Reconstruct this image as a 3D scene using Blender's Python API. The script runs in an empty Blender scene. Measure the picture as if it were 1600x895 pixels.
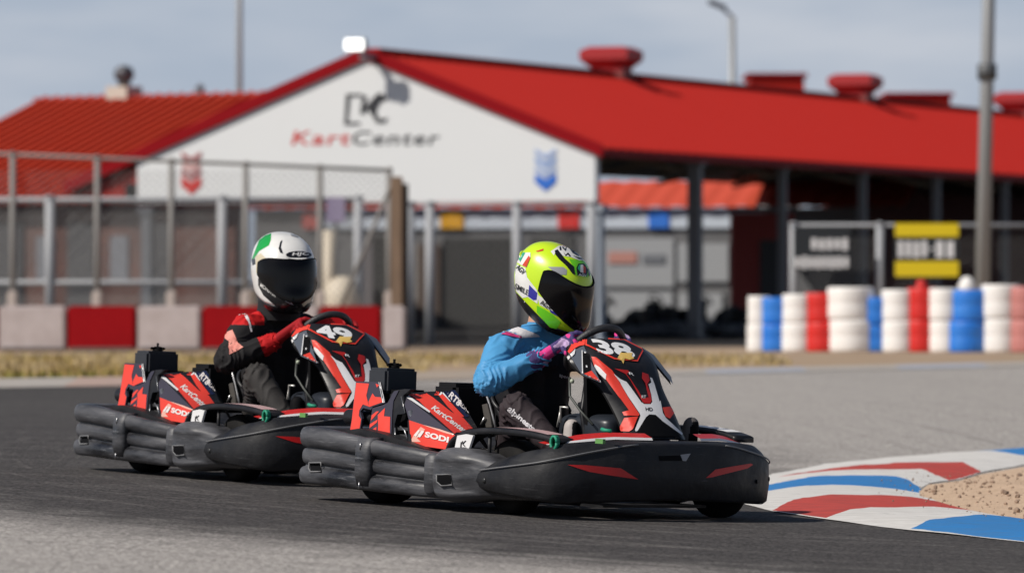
import bpy, bmesh, math, random
import numpy as np
from mathutils import Vector, Matrix, noise as mnoise
from mathutils.bvhtree import BVHTree
from mathutils.geometry import delaunay_2d_cdt

R = math.radians
random.seed(7)
scene = bpy.context.scene
COL = scene.collection

# ------------------------------------------------------------------ camera, sky, sun, exposure
CAM_Z = 1.0
FPX = 200.0 / 36.0 * 1600.0          # focal length in photograph pixels (1600 wide)
HOR = 446.0                           # row of the horizon in the photograph
cam_d = bpy.data.cameras.new('camera'); cam = bpy.data.objects.new('camera', cam_d)
COL.objects.link(cam); scene.camera = cam
cam.location = (0, 0, CAM_Z); cam.rotation_euler = (R(90), 0, 0)
cam_d.sensor_width = 36; cam_d.lens = 200; cam_d.shift_y = -1.5 / 1600
cam_d.clip_start = 0.5; cam_d.clip_end = 3000
cam_d.dof.use_dof = True; cam_d.dof.focus_distance = 25.1; cam_d.dof.aperture_fstop = 4.0

SUN_EL, SUN_AZ = R(44), R(28)         # from the left, a little behind the camera
sun_dir = Vector((-math.cos(SUN_EL) * math.cos(SUN_AZ), -math.cos(SUN_EL) * math.sin(SUN_AZ), math.sin(SUN_EL)))
sd = bpy.data.lights.new('sun', 'SUN'); so = bpy.data.objects.new('sun', sd); COL.objects.link(so)
sd.energy = 4.2; sd.angle = R(0.53); sd.color = (1.0, 0.945, 0.865)
so.rotation_euler = sun_dir.to_track_quat('Z', 'Y').to_euler(); so.location = (-40, -10, 50)

world = bpy.data.worlds.new('World'); scene.world = world; world.use_nodes = True
nt = world.node_tree; nt.nodes.clear()
wo = nt.nodes.new('ShaderNodeOutputWorld'); bg = nt.nodes.new('ShaderNodeBackground')
sky = nt.nodes.new('ShaderNodeTexSky'); sky.sky_type = 'NISHITA'; sky.sun_disc = False
sky.sun_elevation = SUN_EL; sky.sun_rotation = math.atan2(sun_dir.x, sun_dir.y)
sky.air_density = 1.0; sky.dust_density = 1.2; sky.ozone_density = 1.5
SKY_OFF = (6.96, 0, 3.34)
tc = nt.nodes.new('ShaderNodeTexCoord'); mp = nt.nodes.new('ShaderNodeMapping')
mp.inputs['Scale'].default_value = (9, 9, 44); mp.inputs['Location'].default_value = SKY_OFF
nz = nt.nodes.new('ShaderNodeTexNoise'); nz.inputs['Scale'].default_value = 1.6; nz.inputs['Detail'].default_value = 5
nz.inputs['Roughness'].default_value = 0.5
cr = nt.nodes.new('ShaderNodeValToRGB')
cr.color_ramp.elements[0].position = 0.46; cr.color_ramp.elements[0].color = (0, 0, 0, 1)
cr.color_ramp.elements[1].position = 0.72; cr.color_ramp.elements[1].color = (1, 1, 1, 1)
mx = nt.nodes.new('ShaderNodeMix'); mx.data_type = 'RGBA'
tint = nt.nodes.new('ShaderNodeMix'); tint.data_type = 'RGBA'; tint.blend_type = 'MULTIPLY'; tint.inputs['Factor'].default_value = 1
tint.inputs['B'].default_value = (0.58, 0.58, 0.60, 1)
L = nt.links.new
L(tc.outputs['Generated'], mp.inputs['Vector']); L(mp.outputs['Vector'], nz.inputs['Vector']); L(nz.outputs['Fac'], cr.inputs['Fac'])
hz_ = nt.nodes.new('ShaderNodeMix'); hz_.data_type = 'RGBA'; hz_.inputs['B'].default_value = (4.95, 5.75, 7.0, 1)   # thin grey-blue haze low in the sky
L(sky.outputs['Color'], tint.inputs['A']); L(tint.outputs['Result'], hz_.inputs['A']); L(hz_.outputs['Result'], mx.inputs['A'])
mx.inputs['B'].default_value = (8.1, 8.2, 8.6, 1)
# the cloud layer thins out towards the zenith
sx = nt.nodes.new('ShaderNodeSeparateXYZ'); L(tc.outputs['Generated'], sx.inputs['Vector'])
mr = nt.nodes.new('ShaderNodeMapRange'); mr.inputs['From Min'].default_value = 0.05; mr.inputs['From Max'].default_value = 0.3; mr.inputs['To Min'].default_value = 0.92; L(mr.outputs['Result'], hz_.inputs['Factor']); mr.inputs['To Max'].default_value = 0.0
L(sx.outputs['Z'], mr.inputs['Value'])
ml = nt.nodes.new('ShaderNodeMath'); ml.operation = 'MULTIPLY'; ml.inputs[1].default_value = 0.45
m2_ = nt.nodes.new('ShaderNodeMath'); m2_.operation = 'MULTIPLY'; L(mr.outputs['Result'], m2_.inputs[1])
L(cr.outputs['Color'], m2_.inputs[0]); L(m2_.outputs[0], ml.inputs[0]); L(ml.outputs[0], mx.inputs['Factor'])
L(mx.outputs['Result'], bg.inputs['Color']); L(bg.outputs['Background'], wo.inputs['Surface'])
bg.inputs['Strength'].default_value = 0.085

scene.view_settings.view_transform = 'Standard'; scene.view_settings.look = 'None'
scene.view_settings.exposure = 0.0; scene.view_settings.gamma = 1.0
scene.view_settings.use_curve_mapping = False
scene.render.engine = 'CYCLES'
scene.cycles.use_denoising = True
scene.cycles.max_bounces = 6; scene.cycles.transparent_max_bounces = 6

# ------------------------------------------------------------------ helpers
def tag(o, label=None, cat=None, group=None, kind=None):
    if label: o['label'] = label
    if cat: o['category'] = cat
    if group: o['group'] = group
    if kind: o['kind'] = kind
    return o

def empty(name, label, cat, loc=(0, 0, 0), rz=0.0, group=None):
    o = bpy.data.objects.new(name, None); COL.objects.link(o)
    o.location = loc; o.rotation_euler = (0, 0, rz); o.empty_display_size = 0.2
    return tag(o, label, cat, group)

_M = {}
def mat(name, col, rough=0.5, metal=0.0, coat=0.0, var=0.0, vscale=8.0, var_col=None, bump=0.0, bscale=40.0,
        rvar=0.0, emit=0.0, spec=0.5, detail=5.0, stretch=None, scratch=0.0, scol=(0.22, 0.22, 0.23)):
    """Principled material with optional noise driven colour, roughness and bump."""
    if name in _M: return _M[name]
    m = bpy.data.materials.new(name); m.use_nodes = True; _M[name] = m
    n = m.node_tree; p = n.nodes['Principled BSDF']
    c = (*col, 1)
    p.inputs['Base Color'].default_value = c; p.inputs['Roughness'].default_value = rough
    p.inputs['Metallic'].default_value = metal; p.inputs['Coat Weight'].default_value = coat
    p.inputs['Coat Roughness'].default_value = 0.08; p.inputs['Specular IOR Level'].default_value = spec
    if emit:
        p.inputs['Emission Color'].default_value = c; p.inputs['Emission Strength'].default_value = emit
    if var or bump or rvar or scratch:
        t = n.nodes.new('ShaderNodeTexCoord'); v = t.outputs['Object']
        if stretch:
            mpn = n.nodes.new('ShaderNodeMapping'); mpn.inputs['Scale'].default_value = stretch
            n.links.new(v, mpn.inputs['Vector']); v = mpn.outputs['Vector']
    if var or rvar:
        z = n.nodes.new('ShaderNodeTexNoise'); z.inputs['Scale'].default_value = vscale; z.inputs['Detail'].default_value = detail
        z.inputs['Roughness'].default_value = 0.62
        n.links.new(v, z.inputs['Vector'])
        rp = n.nodes.new('ShaderNodeValToRGB'); rp.color_ramp.elements[0].position = 0.36; rp.color_ramp.elements[1].position = 0.66
        n.links.new(z.outputs['Fac'], rp.inputs['Fac'])
        if var:
            k = n.nodes.new('ShaderNodeMix'); k.data_type = 'RGBA'; k.inputs['A'].default_value = c
            vc = var_col or tuple(max(0, x * 0.55) for x in col)
            k.inputs['B'].default_value = (*vc, 1)
            f = n.nodes.new('ShaderNodeMath'); f.operation = 'MULTIPLY'; f.inputs[1].default_value = var
            n.links.new(rp.outputs['Color'], f.inputs[0]); n.links.new(f.outputs[0], k.inputs['Factor'])
            n.links.new(k.outputs['Result'], p.inputs['Base Color'])
        if rvar:
            f2 = n.nodes.new('ShaderNodeMath'); f2.operation = 'MULTIPLY_ADD'; f2.inputs[1].default_value = rvar; f2.inputs[2].default_value = rough
            n.links.new(rp.outputs['Color'], f2.inputs[0]); n.links.new(f2.outputs[0], p.inputs['Roughness'])
    if scratch:      # fine drag marks, mostly lengthwise
        src = p.inputs['Base Color'].links[0].from_socket if p.inputs['Base Color'].links else None
        t2 = n.nodes.new('ShaderNodeTexCoord'); ms = n.nodes.new('ShaderNodeMapping'); ms.inputs['Scale'].default_value = (3.0, 3.0, 46.0); ms.inputs['Rotation'].default_value = (0.08, 0.16, 0)
        n.links.new(t2.outputs['Object'], ms.inputs['Vector'])
        zs = n.nodes.new('ShaderNodeTexNoise'); zs.inputs['Scale'].default_value = 2.2; zs.inputs['Detail'].default_value = 6; zs.inputs['Roughness'].default_value = 0.7
        n.links.new(ms.outputs['Vector'], zs.inputs['Vector'])
        zb = n.nodes.new('ShaderNodeTexNoise'); zb.inputs['Scale'].default_value = 5; n.links.new(t2.outputs['Object'], zb.inputs['Vector'])
        r1 = n.nodes.new('ShaderNodeMapRange'); r1.inputs['From Min'].default_value = 0.58; r1.inputs['From Max'].default_value = 0.70; n.links.new(zs.outputs['Fac'], r1.inputs['Value'])
        r2_ = n.nodes.new('ShaderNodeMapRange'); r2_.inputs['From Min'].default_value = 0.42; r2_.inputs['From Max'].default_value = 0.62; r2_.inputs['To Max'].default_value = scratch; n.links.new(zb.outputs['Fac'], r2_.inputs['Value'])
        mm_ = n.nodes.new('ShaderNodeMath'); mm_.operation = 'MULTIPLY'; n.links.new(r1.outputs[0], mm_.inputs[0]); n.links.new(r2_.outputs[0], mm_.inputs[1])
        k2 = n.nodes.new('ShaderNodeMix'); k2.data_type = 'RGBA'; k2.inputs['A'].default_value = c; k2.inputs['B'].default_value = (*scol, 1)
        if src: n.links.new(src, k2.inputs['A'])
        n.links.new(mm_.outputs[0], k2.inputs['Factor']); n.links.new(k2.outputs['Result'], p.inputs['Base Color'])
    if bump:
        z2 = n.nodes.new('ShaderNodeTexNoise'); z2.inputs['Scale'].default_value = bscale; z2.inputs['Detail'].default_value = 4
        n.links.new(v, z2.inputs['Vector'])
        b = n.nodes.new('ShaderNodeBump'); b.inputs['Strength'].default_value = bump; b.inputs['Distance'].default_value = 0.01
        n.links.new(z2.outputs['Fac'], b.inputs['Height']); n.links.new(b.outputs['Normal'], p.inputs['Normal'])
    return m

def crom(pts, n):
    """Catmull-Rom resample of a list of tuples, n steps per span."""
    P = [np.array(p, float) for p in pts]; out = []
    for i in range(len(P) - 1):
        p0 = P[i - 1] if i > 0 else 2 * P[0] - P[1]
        p1, p2 = P[i], P[i + 1]
        p3 = P[i + 2] if i + 2 < len(P) else 2 * P[-1] - P[-2]
        for k in range(n):
            t = k / n
            out.append(0.5 * (2 * p1 + (p2 - p0) * t + (2 * p0 - 5 * p1 + 4 * p2 - p3) * t * t + (3 * p1 - p0 - 3 * p2 + p3) * t ** 3))
    out.append(P[-1])
    return out

class MB:
    """Collects geometry for ONE mesh object."""
    def __init__(s): s.v = []; s.f = []; s.m = []; s.s = []; s.mats = []
    def mi(s, m):
        if m not in s.mats: s.mats.append(m)
        return s.mats.index(m)
    def add(s, verts, faces, m, smooth=False):
        b = len(s.v); s.v += [Vector(x) for x in verts]; i = s.mi(m)
        for f in faces:
            s.f.append([b + k for k in f]); s.m.append(i); s.s.append(smooth)
        return s
    def box(s, c, d, m, rot=None, bevel=0.0):
        bm = bmesh.new(); bmesh.ops.create_cube(bm, size=1)
        bmesh.ops.scale(bm, vec=d, verts=bm.verts)
        if bevel: bmesh.ops.bevel(bm, geom=bm.edges[:], offset=bevel, segments=2, affect='EDGES', clamp_overlap=True)
        M = Matrix.Translation(c) @ (rot.to_4x4() if rot is not None else Matrix())
        bmesh.ops.transform(bm, matrix=M, verts=bm.verts)
        s.from_bm(bm, m, False); return s
    def from_bm(s, bm, m, smooth=False):
        bm.verts.index_update()
        s.add([v.co.copy() for v in bm.verts], [[v.index for v in f.verts] for f in bm.faces], m, smooth); bm.free()
    def ring_loft(s, rings, m, smooth=True, closed=True, cap=True):
        n = len(rings[0]); V = [p for r in rings for p in r]; F = []
        for i in range(len(rings) - 1):
            for j in range(n if closed else n - 1):
                k = (j + 1) % n
                F.append([i * n + j, i * n + k, (i + 1) * n + k, (i + 1) * n + j])
        if cap:
            F.append(list(range(n))[::-1]); F.append([(len(rings) - 1) * n + j for j in range(n)])
        s.add(V, F, m, smooth); return s
    def tube(s, pts, r, m, seg=8, cap=True, smooth=True):
        pts = [Vector(p) for p in pts]; rings = []
        rr = r if isinstance(r, (list, tuple)) else [r] * len(pts)
        up = None
        for i, p in enumerate(pts):
            d = (pts[min(i + 1, len(pts) - 1)] - pts[max(i - 1, 0)]).normalized()
            if up is None: up = Vector((0, 0, 1)) if abs(d.z) < 0.9 else Vector((1, 0, 0))
            a = d.cross(up).normalized(); b = a.cross(d).normalized(); up = b
            rings.append([p + rr[i] * (math.cos(t) * a + math.sin(t) * b) for t in (2 * math.pi * k / seg for k in range(seg))])
        return s.ring_loft(rings, m, smooth, True, cap)
    def lathe(s, prof, c, axis, m, seg=28, smooth=True):
        """prof: list of (r, h) along axis from point c."""
        c = Vector(c); ax = Vector(axis).normalized(); a = ax.orthogonal().normalized(); b = ax.cross(a)
        rings = [[c + ax * h + r * (math.cos(t) * a + math.sin(t) * b) for t in (2 * math.pi * k / seg for k in range(seg))] for r, h in prof]
        return s.ring_loft(rings, m, smooth, True, True)
    def slab(s, poly, off, m, smooth=False):
        """polygon extruded by vector off (both ends closed)."""
        P = [Vector(p) for p in poly]; n = len(P); o = Vector(off)
        V = P + [p + o for p in P]
        F = [list(range(n))[::-1], [n + i for i in range(n)]] + [[i, (i + 1) % n, n + (i + 1) % n, n + i] for i in range(n)]
        s.add(V, F, m, smooth); return s
    def grid(s, fn, nu, nv, m, smooth=True):
        V = [fn(i / nu, j / nv) for i in range(nu + 1) for j in range(nv + 1)]
        w = nv + 1
        F = [[i * w + j, (i + 1) * w + j, (i + 1) * w + j + 1, i * w + j + 1] for i in range(nu) for j in range(nv)]
        s.add(V, F, m, smooth); return s
    def bvh(s): return BVHTree.FromPolygons([tuple(v) for v in s.v], s.f)
    def build(s, name, parent=None, **kw):
        me = bpy.data.meshes.new(name)
        me.from_pydata([tuple(v) for v in s.v], [], s.f)
        for m in s.mats: me.materials.append(m)
        me.polygons.foreach_set('material_index', s.m); me.polygons.foreach_set('use_smooth', s.s)
        me.validate(); me.update()
        bm = bmesh.new(); bm.from_mesh(me); bmesh.ops.recalc_face_normals(bm, faces=bm.faces); bm.to_mesh(me); bm.free()
        o = bpy.data.objects.new(name, me); COL.objects.link(o)
        if parent is not None: o.parent = parent
        return tag(o, **kw)

def copy_tree(o, parent=None):
    c = o.copy(); COL.objects.link(c)
    if parent is not None: c.parent = parent
    for ch in [x for x in o.children]: copy_tree(ch, c)
    return c

def poly2d(pts, step):
    """Triangulate a 2D polygon with an interior grid: (verts, tris)."""
    P = [Vector((float(a), float(b))) for a, b in pts]
    Q = []
    for i in range(len(P)):
        a, b = P[i], P[(i + 1) % len(P)]; n = max(1, int((b - a).length / step))
        Q += [a + (b - a) * (k / n) for k in range(n)]
    xs = [p.x for p in Q]; ys = [p.y for p in Q]; pts_in = []
    x = min(xs) + step / 2
    while x < max(xs):
        y = min(ys) + step / 2
        while y < max(ys):
            if inside((x, y), Q): pts_in.append(Vector((x, y)))
            y += step
        x += step
    n = len(Q)
    r = delaunay_2d_cdt(Q + pts_in, [], [list(range(n))], 1, 1e-5)
    return r[0], r[2]

def inside(p, poly):
    x, y = p; c = False; n = len(poly); j = n - 1
    for i in range(n):
        xi, yi = poly[i][0], poly[i][1]; xj, yj = poly[j][0], poly[j][1]
        if (yi > y) != (yj > y) and x < (xj - xi) * (y - yi) / (yj - yi + 1e-12) + xi: c = not c
        j = i
    return c

def text_mesh(body, bold=0.0, shear=0.0, space=1.0):
    """Lettering as 2D triangles, cap height 1, origin at the lower left."""
    cu = bpy.data.curves.new('t', 'FONT'); cu.body = body; cu.offset = bold; cu.shear = shear; cu.space_character = space
    cu.fill_mode = 'FRONT'; cu.resolution_u = 4
    o = bpy.data.objects.new('t', cu); COL.objects.link(o)
    bpy.context.view_layer.update()
    me = bpy.data.meshes.new_from_object(o.evaluated_get(bpy.context.evaluated_depsgraph_get()))
    V = [(v.co.x, v.co.y) for v in me.vertices]; F = [list(p.vertices) for p in me.polygons]
    bpy.data.objects.remove(o); bpy.data.meshes.remove(me); bpy.data.curves.remove(cu)
    x0 = min(v[0] for v in V); y0 = min(v[1] for v in V); x1 = max(v[0] for v in V); y1 = max(v[1] for v in V)
    return [((x - x0) / (x1 - x0), (y - y0) / (y1 - y0)) for x, y in V], F

def cam_ray(px, py):
    return Vector((0, 0, CAM_Z)), Vector(((px - 800) / FPX, 1.0, -(py - HOR) / FPX)).normalized()

TILT = 0.035                                  # the corner is banked: lower on the right
def bank(y): return max(0.0, min(1.0, (46 - y) / 14.0))
def gz(x, y): return -TILT * x * bank(y)
def ground_pt(px, py, h=0.0):
    o, d = cam_ray(px, py); t = (CAM_Z - h) / max(1e-6, -d.z)
    for _ in range(12):
        p = o + d * t; t = (CAM_Z - h - gz(p.x, p.y)) / max(1e-6, -d.z)
    return o + d * t
def at(px, py, Y):
    """point at distance Y that stands behind a photograph pixel."""
    return Vector(((px - 800) / FPX * Y, Y, CAM_Z - (py - HOR) / FPX * Y))

# ------------------------------------------------------------------ ground, track, kerbs, sand, grass
def simple_nodes(m):
    n = m.node_tree; return n, n.nodes['Principled BSDF'], n.links.new

def asphalt_material(name, light, dark, attr):
    m = bpy.data.materials.new(name); m.use_nodes = True; n, p, l = simple_nodes(m)
    p.inputs['Roughness'].default_value = 0.86; p.inputs['Specular IOR Level'].default_value = 0.18
    t = n.nodes.new('ShaderNodeTexCoord')
    at_ = n.nodes.new('ShaderNodeAttribute'); at_.attribute_name = attr
    mp_ = n.nodes.new('ShaderNodeMapping'); mp_.inputs['Scale'].default_value = (0.22, 2.6, 1); mp_.inputs['Rotation'].default_value = (0, 0, R(-9))
    st = n.nodes.new('ShaderNodeTexNoise'); st.inputs['Scale'].default_value = 1.5; st.inputs['Detail'].default_value = 7; st.inputs['Roughness'].default_value = 0.65
    l(t.outputs['Object'], mp_.inputs['Vector']); l(mp_.outputs['Vector'], st.inputs['Vector'])
    la = n.nodes.new('ShaderNodeAttribute'); la.attribute_name = 'lat'; al = n.nodes.new('ShaderNodeAttribute'); al.attribute_name = 'along'
    cx = n.nodes.new('ShaderNodeCombineXYZ'); l(la.outputs['Fac'], cx.inputs['X']); l(al.outputs['Fac'], cx.inputs['Y'])
    m3 = n.nodes.new('ShaderNodeMapping'); m3.inputs['Scale'].default_value = (5.0, 0.16, 1); l(cx.outputs[0], m3.inputs['Vector'])
    sk = n.nodes.new('ShaderNodeTexNoise'); sk.inputs['Scale'].default_value = 1.3; sk.inputs['Detail'].default_value = 6; sk.inputs['Roughness'].default_value = 0.7; l(m3.outputs[0], sk.inputs['Vector'])
    sk2 = n.nodes.new('ShaderNodeMapRange'); sk2.inputs['From Min'].default_value = 0.53; sk2.inputs['From Max'].default_value = 0.68; sk2.inputs['To Max'].default_value = 0.30; l(sk.outputs['Fac'], sk2.inputs['Value'])
    sk3 = n.nodes.new('ShaderNodeMapRange'); sk3.inputs['From Min'].default_value = 0.48; sk3.inputs['From Max'].default_value = 0.30; sk3.inputs['To Max'].default_value = -0.20; l(sk.outputs['Fac'], sk3.inputs['Value'])
    sa = n.nodes.new('ShaderNodeMath'); sa.operation = 'ADD'; l(sk2.outputs[0], sa.inputs[0]); l(sk3.outputs[0], sa.inputs[1])
    a = n.nodes.new('ShaderNodeMath'); a.operation = 'MULTIPLY_ADD'; a.inputs[1].default_value = 0.55; a.inputs[2].default_value = -0.275
    l(st.outputs['Fac'], a.inputs[0])
    b = n.nodes.new('ShaderNodeMath'); b.operation = 'ADD'; b.use_clamp = True
    sb_ = n.nodes.new('ShaderNodeMath'); sb_.operation = 'ADD'; l(a.outputs[0], sb_.inputs[0]); l(sa.outputs[0], sb_.inputs[1])
    l(sb_.outputs[0], b.inputs[0]); l(at_.outputs['Fac'], b.inputs[1])
    k = n.nodes.new('ShaderNodeMix'); k.data_type = 'RGBA'; k.inputs['A'].default_value = (*light, 1); k.inputs['B'].default_value = (*dark, 1)
    l(b.outputs[0], k.inputs['Factor'])
    g = n.nodes.new('ShaderNodeTexVoronoi'); g.inputs['Scale'].default_value = 85; l(t.outputs['Object'], g.inputs['Vector'])
    sp = n.nodes.new('ShaderNodeTexNoise'); sp.inputs['Scale'].default_value = 55; sp.inputs['Detail'].default_value = 6; sp.inputs['Roughness'].default_value = 0.85
    l(t.outputs['Object'], sp.inputs['Vector'])
    r = n.nodes.new('ShaderNodeMapRange'); r.inputs['From Min'].default_value = 0.3; r.inputs['From Max'].default_value = 0.72
    r.inputs['To Min'].default_value = 0.3; r.inputs['To Max'].default_value = 1.8; l(sp.outputs['Fac'], r.inputs['Value'])
    h = n.nodes.new('ShaderNodeSeparateColor'); l(g.outputs['Color'], h.inputs['Color'])
    r2 = n.nodes.new('ShaderNodeMapRange'); r2.inputs['To Min'].default_value = 0.4; r2.inputs['To Max'].default_value = 1.6; l(h.outputs['Red'], r2.inputs['Value'])
    q = n.nodes.new('ShaderNodeMath'); q.operation = 'MULTIPLY'; l(r.outputs[0], q.inputs[0]); l(r2.outputs[0], q.inputs[1])
    v = n.nodes.new('ShaderNodeVectorMath'); v.operation = 'SCALE'; l(k.outputs['Result'], v.inputs[0]); l(q.outputs[0], v.inputs['Scale'])
    l(v.outputs['Vector'], p.inputs['Base Color'])
    bu = n.nodes.new('ShaderNodeBump'); bu.inputs['Strength'].default_value = 0.5; bu.inputs['Distance'].default_value = 0.004
    l(sp.outputs['Fac'], bu.inputs['Height']); l(bu.outputs['Normal'], p.inputs['Normal'])
    return m

DIRT = mat('dirt', (0.40, 0.30, 0.215), 0.95, var=0.6, vscale=0.7, var_col=(0.30, 0.215, 0.14), bump=0.6, bscale=9, spec=0.1)
# one base sheet out to the horizon; it dips under the banked corner, which the asphalt covers
b = MB()
xs = [-700, -200, -60, -34, -20, -10, 0, 10, 20, 34, 60, 200, 700]; ys = [-60, 0, 20, 32, 40, 46, 52, 60, 75, 90, 120, 200, 400, 900, 2500]
b.v = [Vector((x, y, gz(x, y) * (abs(x) < 40) - 0.25 * bank(y))) for y in ys for x in xs]
for j in range(len(ys) - 1):
    for i in range(len(xs) - 1):
        w = len(xs); b.f.append([j * w + i, j * w + i + 1, (j + 1) * w + i + 1, (j + 1) * w + i]); b.m.append(0); b.s.append(True)
b.mats = [DIRT]
b.build('ground', kind='structure')

def edge_y(x): x = max(-14, min(14, x)); return 61.3 + 1.28 * x + 0.02 * x * x
LINE = crom([(-6, 66), (-4.0, 54), (-2.6, 43), (-1.9, 34), (-1.2, 28.2), (0.1, 25.2), (1.7, 23.4), (4.5, 21.8), (9, 20.5)], 8)
LINE = np.array(LINE)
LAT = []; ALG = []
def rubber(x, y):
    q = (LINE[:, 0] - x) ** 2 + ((LINE[:, 1] - y) * 0.9) ** 2; i = q.argmin(); d = math.sqrt(q[i]); near = y < LINE[i, 1]
    LAT.append(d * (-1 if near else 1)); ALG.append(float(i) * 0.45)
    t = (d - 2.35) / 1.25 if near else (d - 2.0) / 2.3; t = max(0, min(1, t)); return 1 - t * t * (3 - 2 * t)
US = [-34, -20] + [-14 + 0.4 * i for i in range(71)] + [20, 34]
NV = 110
V = []; F = []; RB = []
for i, x in enumerate(US):
    for j in range(NV + 1):
        t = j / NV; y = -20 + (edge_y(x) + 20) * (1 - (1 - t) ** 1.0)
        V.append((x, y, gz(x, y) + 0.004)); RB.append(rubber(x, y))
for i in range(len(US) - 1):
    for j in range(NV):
        w = NV + 1; F.append([i * w + j, (i + 1) * w + j, (i + 1) * w + j + 1, i * w + j + 1])
b = MB(); b.add(V, F, asphalt_material('asphalt', (0.36, 0.335, 0.312), (0.062, 0.057, 0.055), 'wear'), True)
trk = b.build('track', kind='structure')
ca = trk.data.attributes.new('wear', 'FLOAT', 'POINT'); ca.data.foreach_set('value', RB)
for nm_, arr_ in (('lat', LAT), ('along', ALG)): trk.data.attributes.new(nm_, 'FLOAT', 'POINT').data.foreach_set('value', arr_)
# pit lane beyond the barriers
b = MB(); b.grid(lambda u, v: (-90 + 180 * u, 92.5 + 90 * v, 0.004), 2, 2, mat('pit_asphalt', (0.035, 0.033, 0.032), 0.9, var=0.5, vscale=0.4, spec=0.1))
b.build('pit_lane', kind='structure')

def px_ground(poly, h=0.0): return [ground_pt(x, y, h) for x, y in poly]
def sheet(poly_px, height, m, step=0.12, h0=0.015, bands=(), name='sheet', **kw):
    """Sheet on the banked ground whose outline is given in photograph pixels; height(x,y,dist) lifts it."""
    P = [(p.x, p.y) for p in px_ground(poly_px, h0)]
    B = [([(p.x, p.y) for p in px_ground(q, h0)], mm) for q, mm in bands]
    Q = np.array(P)
    def dist(x, y):
        d = 9e9
        for i in range(len(P)):
            ax, ay = P[i]; bx, by = P[(i + 1) % len(P)]
            t = max(0, min(1, ((x - ax) * (bx - ax) + (y - ay) * (by - ay)) / ((bx - ax) ** 2 + (by - ay) ** 2 + 1e-9)))
            d = min(d, math.hypot(x - ax - t * (bx - ax), y - ay - t * (by - ay)))
        return d
    def dense(p):
        o = []
        for i in range(len(p)):
            a, c = Vector(p[i]), Vector(p[(i + 1) % len(p)]); k = max(1, int((c - a).length / step)); o += [a + (c - a) * (j / k) for j in range(k)]
        return o
    verts = dense(P); faces_in = [list(range(len(verts)))]
    edges = []
    B = [([(v.x + .010 * mnoise.noise((v.x * 14, v.y * 9, 2)) + .006 * mnoise.noise((v.x * 60, v.y * 50, 2)), v.y + .05 * mnoise.noise((v.x * 12, v.y * 6, 7))) for v in dense(q)], mm) for q, mm in B]
    for q, mm in B:
        dq = [Vector(v) for v in q]; s = len(verts); verts += dq; edges += [(s + i, s + (i + 1) % len(dq)) for i in range(len(dq))]
    x0, y0 = Q.min(0); x1, y1 = Q.max(0); y = y0
    while y < y1:
        x = x0 + random.random() * step * 0.3
        while x < x1:
            if inside((x, y), P): verts.append(Vector((x, y)))
            x += step
        y += step * 2.2
    r = delaunay_2d_cdt(verts, edges, faces_in, 1, 1e-4)
    bb = MB(); V3 = [(v.x, v.y, gz(v.x, v.y) + height(v.x, v.y, dist(v.x, v.y))) for v in r[0]]
    fm = {}
    for f in r[2]:
        c = sum((r[0][i] for i in f), Vector((0, 0))) / len(f)
        mm = m
        for q, qm in B:
            if inside(c, q): mm = qm
        fm.setdefault(mm, []).append(f)
    first = True
    for mm, fs in fm.items():
        if first: bb.add(V3, fs, mm, True); first = False
        else:
            i = bb.mi(mm)
            for f in fs: bb.f.append(list(f)); bb.m.append(i); bb.s.append(True)
    return bb.build(name, **kw)

def paint(name, c, worn=0.35, wc=(0.30, 0.28, 0.26)):
    return mat(name, c, 0.75, var=worn, vscale=9, var_col=wc, bump=0.5, bscale=110, spec=0.2, detail=9, stretch=(0.6, 1.5, 1), scratch=0.55, scol=(0.09, 0.08, 0.08))
WHT = paint('kerb_white', (0.72, 0.70, 0.67), 0.45, (0.42, 0.40, 0.37)); RED = paint('kerb_red', (0.56, 0.075, 0.06), 0.55, (0.22, 0.06, 0.055)); BLU = paint('kerb_blue', (0.028, 0.22, 0.56), 0.45, (0.10, 0.17, 0.27))
kerb_px = [(2500, 968), (1760, 864), (1600, 843), (1500, 833), (1420, 825), (1290, 808), (1205, 795), (1165, 785), (1142, 772), (1158, 756), (1207, 738), (1290, 722),
           (1400, 711), (1480, 705), (1560, 700), (1600, 697), (1760, 688), (2500, 652), (2500, 676), (1760, 712), (1600, 724), (1535, 735), (1500, 746), (1452, 752), (1437, 760),
           (1440, 769), (1480, 782), (1520, 793), (1600, 807), (1760, 830), (2500, 926)]
def kerb_h(x, y, d): t = min(1, d / 0.3); return 0.008 + 0.022 * t + 0.004 * mnoise.noise((x * 3, y * 2, 1))
sheet(kerb_px, kerb_h, WHT, 0.10, 0.015, [
    ([(1425, 824), (1455, 817), (1500, 811), (1560, 807), (1600, 807), (1760, 829), (1760, 863), (1600, 842.5), (1500, 832.5)], BLU),
    ([(1206, 794.5), (1290, 807), (1320, 802), (1360, 797), (1420, 796), (1480, 795), (1540, 797), (1478, 783), (1425, 777), (1300, 777), (1240, 784)], RED),
    ([(1146, 771), (1207, 767), (1260, 763), (1300, 761), (1400, 764), (1437, 768), (1438, 759), (1420, 750), (1400, 747), (1330, 746), (1270, 748), (1207, 757), (1158, 760)], BLU),
    ([(1215, 744), (1300, 738), (1440, 736), (1482, 748), (1500, 745), (1534, 735), (1505, 725), (1400, 726), (1290, 734)], RED),
    ([(1525, 704), (1560, 700.4), (1600, 697.4), (1758, 688.5), (1758, 711), (1600, 715), (1570, 710)], BLU)], 'kerb', kind='structure')
SAND = mat('sand', (0.60, 0.44, 0.315), 0.95, var=0.55, vscale=14, var_col=(0.44, 0.31, 0.21), bump=1.0, bscale=55, spec=0.1, detail=9)
sand_px = [(1436, 762), (1450, 751), (1498, 745), (1533, 735), (1600, 723.5), (1760, 711), (2500, 675), (2500, 927), (1760, 831), (1600, 808), (1520, 794), (1480, 783), (1439, 770)]
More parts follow.
